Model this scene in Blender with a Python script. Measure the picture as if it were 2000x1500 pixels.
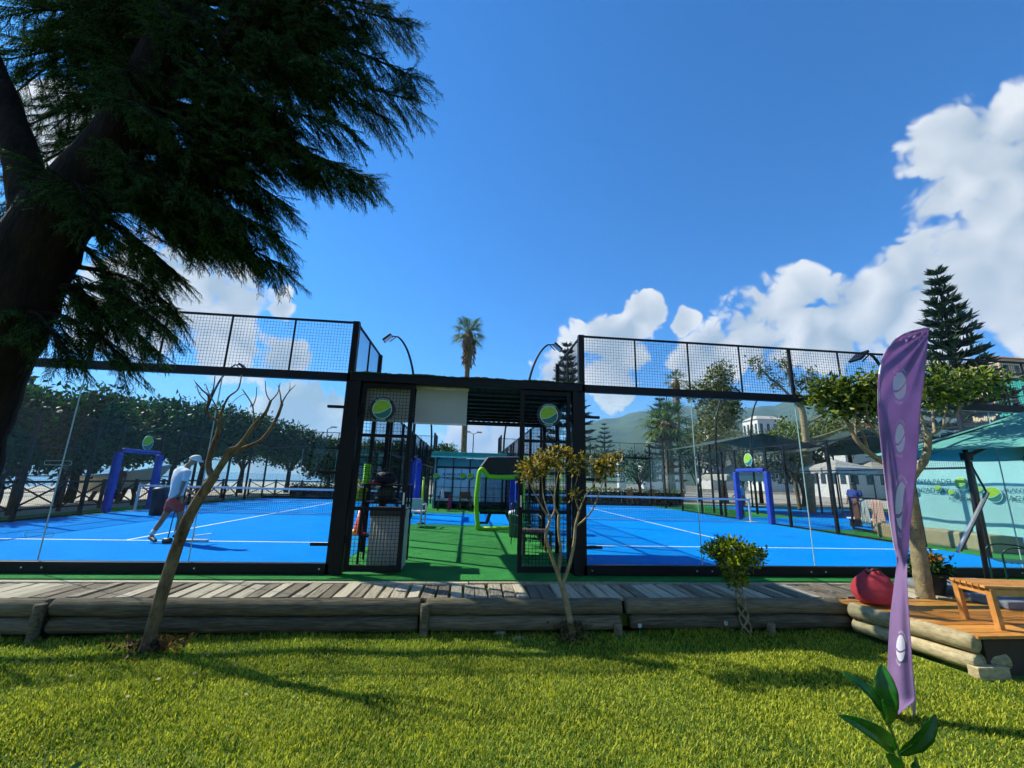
import bpy, bmesh, math, random
import numpy as np
from mathutils import Vector, Matrix
random.seed(7); rng = np.random.default_rng(11)
SC = bpy.context.scene; COL = SC.collection
for o in list(bpy.data.objects): bpy.data.objects.remove(o)

# ---------------------------------------------------------------- camera
FPX, YAW, PIT, ROL = 820.9, .09834, .22319, .02663
CAM = np.array([0, -7.017, 1.447])
_f = np.array([math.sin(YAW)*math.cos(PIT), math.cos(YAW)*math.cos(PIT), math.sin(PIT)])
_r0 = np.array([math.cos(YAW), -math.sin(YAW), 0]); _u0 = np.cross(_r0, _f)
_r = _r0*math.cos(ROL)+_u0*math.sin(ROL); _u = -_r0*math.sin(ROL)+_u0*math.cos(ROL)
cam = bpy.data.cameras.new('camera'); camo = bpy.data.objects.new('camera', cam); COL.objects.link(camo)
cam.sensor_width = 36; cam.lens = 36*FPX/2000; cam.clip_start = .05; cam.clip_end = 9000
camo.matrix_world = Matrix(((_r[0], _u[0], -_f[0], CAM[0]), (_r[1], _u[1], -_f[1], CAM[1]), (_r[2], _u[2], -_f[2], CAM[2]), (0, 0, 0, 1)))
SC.camera = camo
def ray(x, y): return _r*(x-1000)/FPX+_u*(750-y)/FPX+_f
def at(x, y, Y): d = ray(x, y); return Vector(CAM+d*((Y-CAM[1])/d[1]))     # a place at a chosen depth
def atz(x, y, Z): d = ray(x, y); return Vector(CAM+d*((Z-CAM[2])/d[2]))    # ... on a chosen level
def atx(x, y, X): d = ray(x, y); return Vector(CAM+d*((X-CAM[0])/d[0]))

# ---------------------------------------------------------------- sun and sky
SUN_AZ, SUN_EL = math.radians(-61), math.radians(42.5)
sun_dir = Vector((math.sin(SUN_AZ)*math.cos(SUN_EL), math.cos(SUN_AZ)*math.cos(SUN_EL), math.sin(SUN_EL)))
sl = bpy.data.lights.new('sun', 'SUN'); sl.energy = 4.6; sl.angle = math.radians(.53); sl.color = (1, .945, .86)
so = bpy.data.objects.new('sun', sl); COL.objects.link(so); so.rotation_euler = sun_dir.to_track_quat('Z', 'Y').to_euler()
W = bpy.data.worlds.new('World'); SC.world = W; W.use_nodes = True; W.cycles.sampling_method = 'MANUAL'; W.cycles.sample_map_resolution = 512
SC.view_settings.view_transform = 'Standard'; SC.view_settings.look = 'None'; SC.view_settings.exposure = .85; SC.view_settings.gamma = 1
SC.render.engine = 'CYCLES'
cy = SC.cycles; cy.max_bounces = 7; cy.diffuse_bounces = 3; cy.glossy_bounces = 3; cy.transmission_bounces = 4; cy.transparent_max_bounces = 40
cy.use_denoising = True; cy.caustics_reflective = False; cy.caustics_refractive = False; cy.sample_clamp_indirect = 6
cy.volume_bounces = 0; cy.use_adaptive_sampling = True; cy.adaptive_threshold = .03; cy.adaptive_min_samples = 12
def world_nodes():
    nt = W.node_tree; N = nt.nodes; L = nt.links
    for n in list(N): N.remove(n)
    out = N.new('ShaderNodeOutputWorld'); bg = N.new('ShaderNodeBackground'); bg.inputs[1].default_value = .075
    L.new(bg.outputs[0], out.inputs[0])
    sky = N.new('ShaderNodeTexSky'); sky.sky_type = 'NISHITA'; sky.sun_disc = False
    sky.sun_elevation = SUN_EL; sky.sun_rotation = SUN_AZ; sky.altitude = 10; sky.air_density = 1.0; sky.dust_density = .15; sky.ozone_density = 2.0
    hs = N.new('ShaderNodeVectorMath'); hs.operation = 'MULTIPLY'; hs.inputs[1].default_value = (.17, .86, 1.52); L.new(sky.outputs[0], hs.inputs[0])
    tc = N.new('ShaderNodeTexCoord'); D = tc.outputs['Generated']
    def math_(op, a, b=None, c=None, clamp=False):
        m = N.new('ShaderNodeMath'); m.operation = op; m.use_clamp = clamp
        for i, v in enumerate((a, b, c)):
            if v is None: continue
            if isinstance(v, (int, float)): m.inputs[i].default_value = v
            else: L.new(v, m.inputs[i])
        return m.outputs[0]
    def noise(vec, scale, detail=9, rough=.58, dist=0):
        n = N.new('ShaderNodeTexNoise'); n.inputs['Scale'].default_value = scale; n.inputs['Detail'].default_value = detail
        n.inputs['Roughness'].default_value = rough; n.inputs['Distortion'].default_value = dist; L.new(vec, n.inputs['Vector']); return n.outputs[0]
    def vadd(vec, off):
        v = N.new('ShaderNodeVectorMath'); v.operation = 'ADD'; L.new(vec, v.inputs[0]); v.inputs[1].default_value = off; return v.outputs[0]
    blobs = [(1990, 330, 210), (1870, 300, 150), (1830, 400, 125), (1960, 500, 190), (1850, 540, 170), (1760, 500, 85), (1740, 600, 120),
             (1640, 640, 110), (1520, 590, 70), (1500, 660, 95), (1400, 720, 90), (2060, 560, 160), (1250, 605, 48), (1200, 675, 62), (1340, 632, 26), (1215, 720, 70), (1100, 710, 60),
             (430, 565, 85), (345, 500, 70), (300, 590, 90), (545, 585, 30), (420, 660, 90), (560, 690, 60), (240, 650, 100), (380, 470, 60), (600, 800, 70), (960, 870, 90), (560, 860, 80), (170, 250, 60), (20, 250, 80)]
    # the same kind of cumulus goes on round the rest of the sky
    rb = random.Random(3); extra = []
    for k in range(26):
        a = rb.uniform(0, 2*math.pi); e = rb.uniform(.04, .5)
        d = Vector((math.sin(a)*math.cos(e), math.cos(a)*math.cos(e), math.sin(e)))
        if d.dot(Vector(_f)) < .28: extra.append((d, rb.uniform(.09, .24)))
    best = None
    w3 = N.new('ShaderNodeTexNoise'); w3.inputs['Scale'].default_value = 4.2; w3.inputs['Detail'].default_value = 4; L.new(D, w3.inputs['Vector'])
    w4 = N.new('ShaderNodeVectorMath'); w4.operation = 'SUBTRACT'; L.new(w3.outputs['Color'], w4.inputs[0]); w4.inputs[1].default_value = (.5, .5, .5)
    w5 = N.new('ShaderNodeVectorMath'); w5.operation = 'MULTIPLY_ADD'; L.new(w4.outputs[0], w5.inputs[0]); w5.inputs[1].default_value = (.20, .20, .20); L.new(D, w5.inputs[2])
    w6 = N.new('ShaderNodeVectorMath'); w6.operation = 'NORMALIZE'; L.new(w5.outputs[0], w6.inputs[0]); DB = w6.outputs[0]
    def blob(c, ang, best, lo=0):
        v = N.new('ShaderNodeVectorMath'); v.operation = 'DOT_PRODUCT'; L.new(DB, v.inputs[0]); v.inputs[1].default_value = c
        mr = N.new('ShaderNodeMapRange'); mr.inputs['From Min'].default_value = math.cos(ang*1.5); mr.inputs['From Max'].default_value = 1; L.new(v.outputs['Value'], mr.inputs[0])
        return mr.outputs[0] if best is None else math_('MAXIMUM', best, mr.outputs[0])
    for (x, y, r) in blobs:
        c = Vector(ray(x, y)).normalized(); e = Vector(ray(x+r*.7, y-r*.7)).normalized()
        best = blob(c, max(c.angle(e), .01), best)
    for d, a in extra: best = blob(d, a, best)
    def puff(vec, fine=True):
        tot = None
        for k, (fr, am) in enumerate(((6.5, .50), (14, .27), (30, .15), (64, .08))[:4 if fine else 2]):
            ab = math_('ABSOLUTE', math_('MULTIPLY_ADD', noise(vec, fr, 0, .5), 2., -1.)); t_ = math_('MULTIPLY', ab, am*1.9); tot = t_ if tot is None else math_('ADD', tot, t_)
        return tot
    Dw = N.new('ShaderNodeVectorMath'); Dw.operation = 'MULTIPLY_ADD'; wn = N.new('ShaderNodeTexNoise'); wn.inputs['Scale'].default_value = 10; wn.inputs['Detail'].default_value = 3; L.new(D, wn.inputs['Vector']); L.new(wn.outputs['Color'], Dw.inputs[0]); Dw.inputs[1].default_value = (.09, .09, .09); L.new(D, Dw.inputs[2]); Dw = Dw.outputs[0]
    n1 = puff(Dw); n0 = puff(Dw, False); n2 = puff(vadd(Dw, tuple(.035*v for v in sun_dir)), False)
    big = noise(D, 2.6, 3, .5)
    dens = math_('ADD', best, math_('MULTIPLY', math_('MULTIPLY', math_('SUBTRACT', n1, .40), 1.15), math_('MULTIPLY', best, 4., clamp=True)))
    mask = N.new('ShaderNodeMapRange'); mask.interpolation_type = 'SMOOTHSTEP'; mask.inputs['From Min'].default_value = .40; mask.inputs['From Max'].default_value = .70; L.new(dens, mask.inputs[0])
    # thin veil of low haze cloud just over the horizon
    sx = N.new('ShaderNodeSeparateXYZ'); L.new(D, sx.inputs[0])
    low = N.new('ShaderNodeMapRange'); low.inputs['From Min'].default_value = .24; low.inputs['From Max'].default_value = .02; low.inputs['To Max'].default_value = .42; L.new(sx.outputs[2], low.inputs[0])
    m = math_('MAXIMUM', mask.outputs[0], math_('MULTIPLY', low.outputs[0], math_('ADD', big, .25)), clamp=True)
    lit = math_('ADD', math_('MULTIPLY', math_('SUBTRACT', n0, n2), .9), math_('SUBTRACT', 1.22, math_('MULTIPLY', math_('MULTIPLY', best, big), 1.65)), clamp=True)
    cr = N.new('ShaderNodeValToRGB'); cr.color_ramp.elements[0].position = .25; cr.color_ramp.elements[1].position = .95
    cr.color_ramp.elements[0].color = (.42, .53, .64, 1); cr.color_ramp.elements[1].color = (.90, .93, .96, 1); L.new(lit, cr.inputs[0])
    sc_ = N.new('ShaderNodeVectorMath'); sc_.operation = 'SCALE'; L.new(cr.outputs[0], sc_.inputs[0]); sc_.inputs['Scale'].default_value = 7.3
    mx = N.new('ShaderNodeMix'); mx.data_type = 'RGBA'; L.new(m, mx.inputs[0]); L.new(hs.outputs[0], mx.inputs[6]); L.new(sc_.outputs[0], mx.inputs[7])
    L.new(mx.outputs[2], bg.inputs[0])
world_nodes()

# ---------------------------------------------------------------- materials
def lin(h):
    h = h.lstrip('#'); c = [int(h[i:i+2], 16)/255 for i in (0, 2, 4)]
    return tuple(v/12.92 if v <= .04045 else ((v+.055)/1.055)**2.4 for v in c)
MATS = {}
def mat(name, c, rough=.6, metal=0, var=.18, scale=6, bump=0, bscale=60, spec=.5, stretch=(1, 1, 1), rand=0, island=0, c2=None, translucent=0, coat=0, sheen=0):
    if name in MATS: return MATS[name]
    if isinstance(c, str): c = lin(c)
    if isinstance(c2, str): c2 = lin(c2)
    m = bpy.data.materials.new(name); m.use_nodes = True; nt = m.node_tree; N = nt.nodes; L = nt.links; b = N['Principled BSDF']; out = N['Material Output']
    b.inputs['Roughness'].default_value = rough; b.inputs['Metallic'].default_value = metal; b.inputs['Specular IOR Level'].default_value = spec
    if coat: b.inputs['Coat Weight'].default_value = coat; b.inputs['Coat Roughness'].default_value = .15
    tc = N.new('ShaderNodeTexCoord'); mp = N.new('ShaderNodeMapping'); mp.inputs['Scale'].default_value = stretch; L.new(tc.outputs['Object'], mp.inputs[0])
    nz = N.new('ShaderNodeTexNoise'); nz.inputs['Scale'].default_value = scale; nz.inputs['Detail'].default_value = 6; nz.inputs['Roughness'].default_value = .62; L.new(mp.outputs[0], nz.inputs['Vector'])
    fac = nz.outputs[0]
    def add(sock, k):
        nonlocal fac
        s = N.new('ShaderNodeMath'); s.operation = 'SUBTRACT'; L.new(sock, s.inputs[0]); s.inputs[1].default_value = .5
        a = N.new('ShaderNodeMath'); a.operation = 'MULTIPLY_ADD'; L.new(s.outputs[0], a.inputs[0]); a.inputs[1].default_value = k; L.new(fac, a.inputs[2]); fac = a.outputs[0]
    if rand: oi = N.new('ShaderNodeObjectInfo'); add(oi.outputs['Random'], rand)
    if island: g = N.new('ShaderNodeNewGeometry'); add(g.outputs['Random Per Island'], island)
    cr = N.new('ShaderNodeValToRGB'); e = cr.color_ramp.elements
    a_ = tuple(v*(1-var) for v in c); b_ = tuple(min(1, v*(1+var)) for v in c) if c2 is None else c2
    if c2 is not None: a_ = c
    e[0].position = .3; e[1].position = .7; e[0].color = (*a_, 1); e[1].color = (*b_, 1); L.new(fac, cr.inputs[0]); L.new(cr.outputs[0], b.inputs['Base Color'])
    if bump:
        n2 = N.new('ShaderNodeTexNoise'); n2.inputs['Scale'].default_value = bscale; n2.inputs['Detail'].default_value = 5; L.new(mp.outputs[0], n2.inputs['Vector'])
        bp = N.new('ShaderNodeBump'); bp.inputs['Strength'].default_value = bump; bp.inputs['Distance'].default_value = .02; L.new(n2.outputs[0], bp.inputs['Height']); L.new(bp.outputs[0], b.inputs['Normal'])
    if translucent:
        tr = N.new('ShaderNodeBsdfTranslucent'); L.new(cr.outputs[0], tr.inputs[0]); mx = N.new('ShaderNodeMixShader'); mx.inputs[0].default_value = translucent
        L.new(b.outputs[0], mx.inputs[1]); L.new(tr.outputs[0], mx.inputs[2]); L.new(mx.outputs[0], out.inputs[0])
    MATS[name] = m; return m
def glass(name, tint=(.945, .982, .978)):
    m = bpy.data.materials.new(name); m.use_nodes = True; nt = m.node_tree; N = nt.nodes; L = nt.links; N.remove(N['Principled BSDF']); out = N['Material Output']
    t = N.new('ShaderNodeBsdfTransparent'); t.inputs[0].default_value = (*tint, 1); g = N.new('ShaderNodeBsdfGlossy'); g.inputs['Roughness'].default_value = .015; g.inputs[0].default_value = (.9, 1, 1, 1)
    lw = N.new('ShaderNodeLayerWeight'); lw.inputs[0].default_value = .5
    pw = N.new('ShaderNodeMath'); pw.operation = 'POWER'; L.new(lw.outputs['Facing'], pw.inputs[0]); pw.inputs[1].default_value = 4.5
    ma = N.new('ShaderNodeMath'); ma.operation = 'MULTIPLY_ADD'; L.new(pw.outputs[0], ma.inputs[0]); ma.inputs[1].default_value = .6; ma.inputs[2].default_value = .010
    mx = N.new('ShaderNodeMixShader'); L.new(ma.outputs[0], mx.inputs[0]); L.new(t.outputs[0], mx.inputs[1]); L.new(g.outputs[0], mx.inputs[2]); L.new(mx.outputs[0], out.inputs[0])
    MATS[name] = m; return m
GLASS = glass('wall_glass'); GLASS2 = glass('door_glass', (.86, .93, .95))
BLACK = mat('black_steel', (.0045, .0045, .005), .5, 0, .3, 9, spec=.22)
WIRE = mat('black_wire', (.006, .006, .007), .7, 0, .2, spec=.15)
BLUE = mat('blue_court', (.0, .205, .60), .95, 0, .08, 1.3, .25, 420, spec=.04)
WHITE_LINE = mat('white_line', (.78, .80, .82), .7, 0, .08)
TURF = mat('green_turf', '#2f7d36', .9, 0, .22, 2.2, .5, 500, spec=.15)
PLANK = mat('weathered_plank', '#80725d', .85, 0, 0, 3.2, .6, 30, spec=.2, stretch=(14, 1, 14), rand=.6, c2='#cdbd9f')
LOGM = mat('weathered_log', '#4d4536', .88, 0, 0, 4, .7, 22, spec=.2, stretch=(1, 12, 12), rand=.35, c2='#8d8064')
LOGM2 = mat('pale_log', '#8f7f5c', .85, 0, 0, 4, .6, 22, spec=.2, stretch=(3, 3, 8), rand=.2, c2='#c2b488')
DECK = mat('varnished_deck', '#a3671f', .5, 0, 0, 3.5, .3, 40, spec=.4, stretch=(2, 12, 12), rand=.4, c2='#cf9040')
TEAK = mat('teak', '#a86d2c', .5, 0, 0, 3, .3, 40, stretch=(4, 4, 4), rand=.3, c2='#c98f48')
BARK = mat('grey_brown_bark', '#3f3020', .92, 0, 0, 13, 1, 55, spec=.15, stretch=(1, 1, .5), c2='#8f7d5e')
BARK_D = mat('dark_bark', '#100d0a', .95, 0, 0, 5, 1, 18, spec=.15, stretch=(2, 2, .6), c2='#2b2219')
BARK_P = mat('pale_bark', '#6f6248', .85, 0, 0, 9, .6, 40, spec=.2, c2='#a3936c')
PALMTRUNK = mat('palm_trunk', '#4b3c2a', .95, 0, 0, 6, 1, 25, c2='#8b7654')

# ---------------------------------------------------------------- mesh helpers
ORG = {}
class MB:
    def __init__(s): s.v = []; s.f = []
    def poly(s, pts):
        n = len(s.v); s.v += [Vector(p) for p in pts]; s.f.append(tuple(range(n, n+len(pts)))); return s
    def hexa(s, c):       # 8 corners: bottom 0-3 ccw, top 4-7
        n = len(s.v); s.v += [Vector(p) for p in c]
        for q in ((3, 2, 1, 0), (4, 5, 6, 7), (0, 1, 5, 4), (1, 2, 6, 5), (2, 3, 7, 6), (3, 0, 4, 7)): s.f.append(tuple(n+i for i in q))
        return s
    def box(s, a, b):
        (x0, y0, z0), (x1, y1, z1) = a, b
        x0, x1 = min(x0, x1), max(x0, x1); y0, y1 = min(y0, y1), max(y0, y1); z0, z1 = min(z0, z1), max(z0, z1)
        return s.hexa([(x0, y0, z0), (x1, y0, z0), (x1, y1, z0), (x0, y1, z0), (x0, y0, z1), (x1, y0, z1), (x1, y1, z1), (x0, y1, z1)])
    def cbox(s, c, sz, rz=0):
        M = Matrix.Rotation(rz, 3, 'Z'); c = Vector(c); hx, hy, hz = (v/2 for v in sz)
        return s.hexa([c+M@Vector(p) for p in ((-hx, -hy, -hz), (hx, -hy, -hz), (hx, hy, -hz), (-hx, hy, -hz), (-hx, -hy, hz), (hx, -hy, hz), (hx, hy, hz), (-hx, hy, hz))])
    def bar(s, p, q, w, h=None, up=(0, 0, 1)):
        h = h or w; p = Vector(p); q = Vector(q); d = (q-p).normalized(); up = Vector(up)
        if abs(d.dot(up)) > .98: up = Vector((0, 1, 0))
        sd = d.cross(up).normalized()*(w/2); u = sd.cross(d).normalized()*(h/2)
        return s.hexa([p-sd-u, p+sd-u, q+sd-u, q-sd-u, p-sd+u, p+sd+u, q+sd+u, q-sd+u])
    def tube(s, pts, rad, n=8, cap=True):
        pts = [Vector(p) for p in pts]; m = len(pts)
        if not hasattr(rad, '__len__'): rad = [rad]*m
        ref = None; base = len(s.v)
        for i, p in enumerate(pts):
            t = (pts[min(i+1, m-1)]-pts[max(i-1, 0)]).normalized()
            if ref is None: ref = Vector((0, 0, 1)) if abs(t.z) < .9 else Vector((1, 0, 0))
            a = (ref-t*ref.dot(t)).normalized(); ref = a; b = t.cross(a)
            for k in range(n):
                th = 2*math.pi*k/n; s.v.append(p+(a*math.cos(th)+b*math.sin(th))*rad[i])
        for i in range(m-1):
            for k in range(n):
                k2 = (k+1) % n; s.f.append((base+i*n+k, base+i*n+k2, base+(i+1)*n+k2, base+(i+1)*n+k))
        if cap: s.f.append(tuple(base+k for k in reversed(range(n)))); s.f.append(tuple(base+(m-1)*n+k for k in range(n)))
        return s
    def lathe(s, prof, c, n=20, axis='Z', sx=1, sy=1):
        c = Vector(c); base = len(s.v); m = len(prof)
        for (r, h) in prof:
            for k in range(n):
                a = 2*math.pi*k/n; x, y = r*math.cos(a)*sx, r*math.sin(a)*sy
                s.v.append(c+(Vector((x, y, h)) if axis == 'Z' else Vector((x, h, y)) if axis == 'Y' else Vector((h, x, y))))
        for i in range(m-1):
            for k in range(n):
                k2 = (k+1) % n; s.f.append((base+i*n+k, base+i*n+k2, base+(i+1)*n+k2, base+(i+1)*n+k))
        s.f.append(tuple(base+k for k in reversed(range(n)))); s.f.append(tuple(base+(m-1)*n+k for k in range(n)))
        return s
    def build(s, name, m, parent=None, smooth=False, bevel=0):
        me = bpy.data.meshes.new(name); o0 = ORG.get(parent.name, Vector()) if parent else Vector()
        me.from_pydata([tuple(v-o0) for v in s.v], [], s.f); me.validate(); me.update()
        return link(name, me, m, parent, smooth, bevel)
def link(name, me, m, parent=None, smooth=False, bevel=0):
    ob = bpy.data.objects.new(name, me); COL.objects.link(ob)
    if m: me.materials.append(m)
    if smooth:
        me.polygons.foreach_set('use_smooth', [True]*len(me.polygons))
    if parent: ob.parent = parent; ORG[ob.name] = ORG.get(parent.name, Vector())
    if bevel:
        b = ob.modifiers.new('bevel', 'BEVEL'); b.width = bevel; b.segments = 2; b.limit_method = 'ANGLE'
    return ob
def np_mesh(name, V, Fc, m, parent=None, smooth=False):
    V = np.asarray(V, np.float32); Fc = np.asarray(Fc, np.int32); k = Fc.shape[1]
    if parent: V = V-np.array(ORG.get(parent.name, Vector()), np.float32)
    me = bpy.data.meshes.new(name); me.vertices.add(len(V)); me.vertices.foreach_set('co', V.ravel())
    me.loops.add(Fc.size); me.loops.foreach_set('vertex_index', Fc.ravel())
    me.polygons.add(len(Fc)); me.polygons.foreach_set('loop_start', np.arange(len(Fc), dtype=np.int32)*k); me.update(calc_edges=True)
    return link(name, me, m, parent, smooth)
def tag(o, label, cat=None, group=None, kind=None):
    if label: o['label'] = label
    if cat: o['category'] = cat
    if group: o['group'] = group
    if kind: o['kind'] = kind
    return o
def thing(name, label, cat, loc, group=None):
    o = bpy.data.objects.new(name, None); COL.objects.link(o); o.empty_display_size = .1; o.location = loc; ORG[o.name] = Vector(loc)
    return tag(o, label, cat, group)
def struct(o): o['kind'] = 'structure'; return o
def frame_of(d, up=Vector((0, 0, 1))):
    d = Vector(d).normalized(); s = d.cross(up)
    s = s.normalized() if s.length > 1e-4 else Vector((1, 0, 0)); return d, s, s.cross(d)
def unit(n): v = rng.normal(size=(n, 3)); return v/np.linalg.norm(v, axis=1, keepdims=True)
def leaves(P, size, width=.5, dirs=None, jitter=1., size_var=.4, fold=.18):
    """one folded leaf (two triangles) at every point"""
    P = np.asarray(P, float); n = len(P); a = unit(n)
    if dirs is not None:
        a = np.asarray(dirs)+a*jitter; a /= np.linalg.norm(a, axis=1, keepdims=True)
    b = np.cross(a, unit(n)); b /= np.linalg.norm(b, axis=1, keepdims=True)+1e-9; c = np.cross(a, b)
    L = (size*(1+size_var*(rng.random(n)*2-1)))[:, None]
    V = np.stack([P, P+a*L*.45+b*L*width*.5+c*L*fold, P+a*L, P+a*L*.45-b*L*width*.5+c*L*fold], 1).reshape(-1, 3)
    i = np.arange(n)[:, None]*4; Fc = np.concatenate([i+np.array([[0, 1, 2]]), i+np.array([[0, 2, 3]])], 1).reshape(-1, 3)
    return V, Fc
def merge(*parts):
    Vs, Fs, k = [], [], 0
    for V, Fc in parts: Vs.append(V); Fs.append(Fc+k); k += len(V)
    return np.concatenate(Vs), np.concatenate(Fs)
def clumps(blobs, per, leafn, spread, shell=.75):
    """leaf positions in clumps spread through a set of ellipsoids: (centre, radii, clump count)"""
    out, dr = [], []
    for c, r, k in blobs:
        c = np.array(c); r = np.array(r); d = unit(k); q = c+d*r*(shell+(1-shell)*rng.random((k, 1)))*(rng.random((k, 1))**.25)
        for j in range(k):
            out.append(q[j]+rng.normal(size=(leafn, 3))*spread); dr.append(np.repeat(d[j][None]*.8+np.array([[0, 0, .25]]), leafn, 0))
    return np.concatenate(out), np.concatenate(dr)
# ================================================================ the setting
XL, XR, CW, CL = -1.99, 1.91, 10.0, 20.0
GZ = -.43                                   # level of the lawn at the log edging
PAVE = mat('pale_paving', '#a39a88', .85, 0, .15, 1.2, .3, 30)
EARTH = mat('far_ground', '#6f6a56', .95, 0, .25, .02, .2, 3)
SOIL = mat('lawn_soil', '#3c5010', .95, 0, 0, 1.5, .8, 40, c2='#66801f')
SEA = mat('sea_water', '#3d6f8c', .18, 0, .1, .6, .4, 1.2)
def sheet(name, x0, x1, y0, y1, z, m, thick=None):
    b = MB()
    if thick: b.box((x0, y0, z-thick), (x1, y1, z))
    else: b.poly([(x0, y0, z), (x1, y0, z), (x1, y1, z), (x0, y1, z)])
    return struct(b.build(name, m))
sheet('ground', -3000, 3000, -1500, 3600, -.60, EARTH)
sheet('sea', -2990, -34, -1490, 3590, -.56, SEA)
sheet('promenade', -33.5, 60, -.34, 70, -.03, PAVE, .5)
sheet('turf_carpet', -13.4, 13.6, -.335, 24, -.008, TURF, .018)
sheet('side_turf_carpet', 13.65, 30, -.335, 24, -.010, TURF, .016)
# uneven lawn
def lawn_z(x, y):
    t = np.clip((-1.2-np.asarray(y))/3.5, 0, 3)
    return GZ-.035*t+.018*np.sin(x*1.3+.5)*np.cos(np.asarray(y)*1.7)+.010*np.sin(x*3.7+np.asarray(y)*2.9)
gx = np.linspace(-14, 14, 90); gy = np.linspace(-15, -1.14, 60); GX, GY = np.meshgrid(gx, gy)
V = np.stack([GX, GY, lawn_z(GX, GY)], -1).reshape(-1, 3); nx = len(gx)
idx = np.array([(j*nx+i, j*nx+i+1, (j+1)*nx+i+1, (j+1)*nx+i) for j in range(len(gy)-1) for i in range(nx-1)])
lawn = struct(np_mesh('lawn', V, idx, SOIL, smooth=True))

# blue courts and their lines
def court_floor(name, x0, x1, y0=0, y1=CL, full=True):
    f = sheet(name, x0, x1, y0, y1, -.002, BLUE, .02)
    if full:
        zc = .003
        for (a, b, c, d) in ((x0+.05, x1-.05, 3.02, 3.08), (x0+.05, x1-.05, 16.92, 16.98), ((x0+x1)/2-.03, (x0+x1)/2+.03, 3.083, 16.917)):
            MB().poly([(a, c, zc), (b, c, zc), (b, d, zc), (a, d, zc)]).build('court_line', WHITE_LINE, f)
    return f
court_floor('left_court_floor', XL-CW, XL-.06)
court_floor('right_court_floor', XR+.06, XR+CW)
sheet('walkway_crossing', XL+.06, XR-.06, 7.1, 11.4, -.002, BLUE, .02)
court_floor('far_right_court_floor', 16.6, 26.6, 2, 22)
sheet('side_walk', 12.2, 16.3, 7.5, 12.5, -.003, BLUE, .014)

# ---------------------------------------------------------------- glass and mesh court walls
GRID = {}
def grid_mesh(du, dv, step=.05, w=.0034):
    key = (tuple(round(v, 3) for v in du), tuple(round(v, 3) for v in dv), step, w)
    if key in GRID: return GRID[key]
    du, dv = Vector(du), Vector(dv); nrm = du.cross(dv).normalized()*(w/2); b = MB()
    for A, B in ((du, dv), (dv, du)):
        n = max(1, round(A.length/step)); a = A.normalized()*(w/2)
        for i in range(n+1):
            p = A*(i/n); q = p+B
            k = len(b.v); b.v += [p-a-nrm, p+a-nrm, p+a+nrm, p-a+nrm, q-a-nrm, q+a-nrm, q+a+nrm, q-a+nrm]
            b.f += [(k, k+1, k+5, k+4), (k+1, k+2, k+6, k+5), (k+2, k+3, k+7, k+6), (k+3, k, k+4, k+7)]
    me = bpy.data.meshes.new('mesh_panel'); me.from_pydata([tuple(v) for v in b.v], [], b.f); me.update(); me.materials.append(WIRE); GRID[key] = me
    return me
def mesh_panel(p, du, dv, parent, step=.05, w=.0034, name='mesh_panel'):
    o = bpy.data.objects.new(name, grid_mesh(du, dv, step, w)); COL.objects.link(o); o.parent = parent; o.location = Vector(p)-ORG[parent.name]; return o
def glass_panel(p, du, h, parent, t=.012):
    p = Vector(p); du = Vector(du); g = .006; d = du.normalized(); n = Vector((d.y, -d.x, 0))*(t/2); a = p+d*g; b = p+du-d*g
    lo, hi = Vector((0, 0, 0)), Vector((0, 0, h))
    return MB().hexa([a+n, b+n, b-n, a-n, a+n+hi, b+n+hi, b-n+hi, a-n+hi]).build('glass_panel', GLASS, parent)
PADBLUE = mat('blue_padding', '#00349a', .6, 0, .12, 4)
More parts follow.
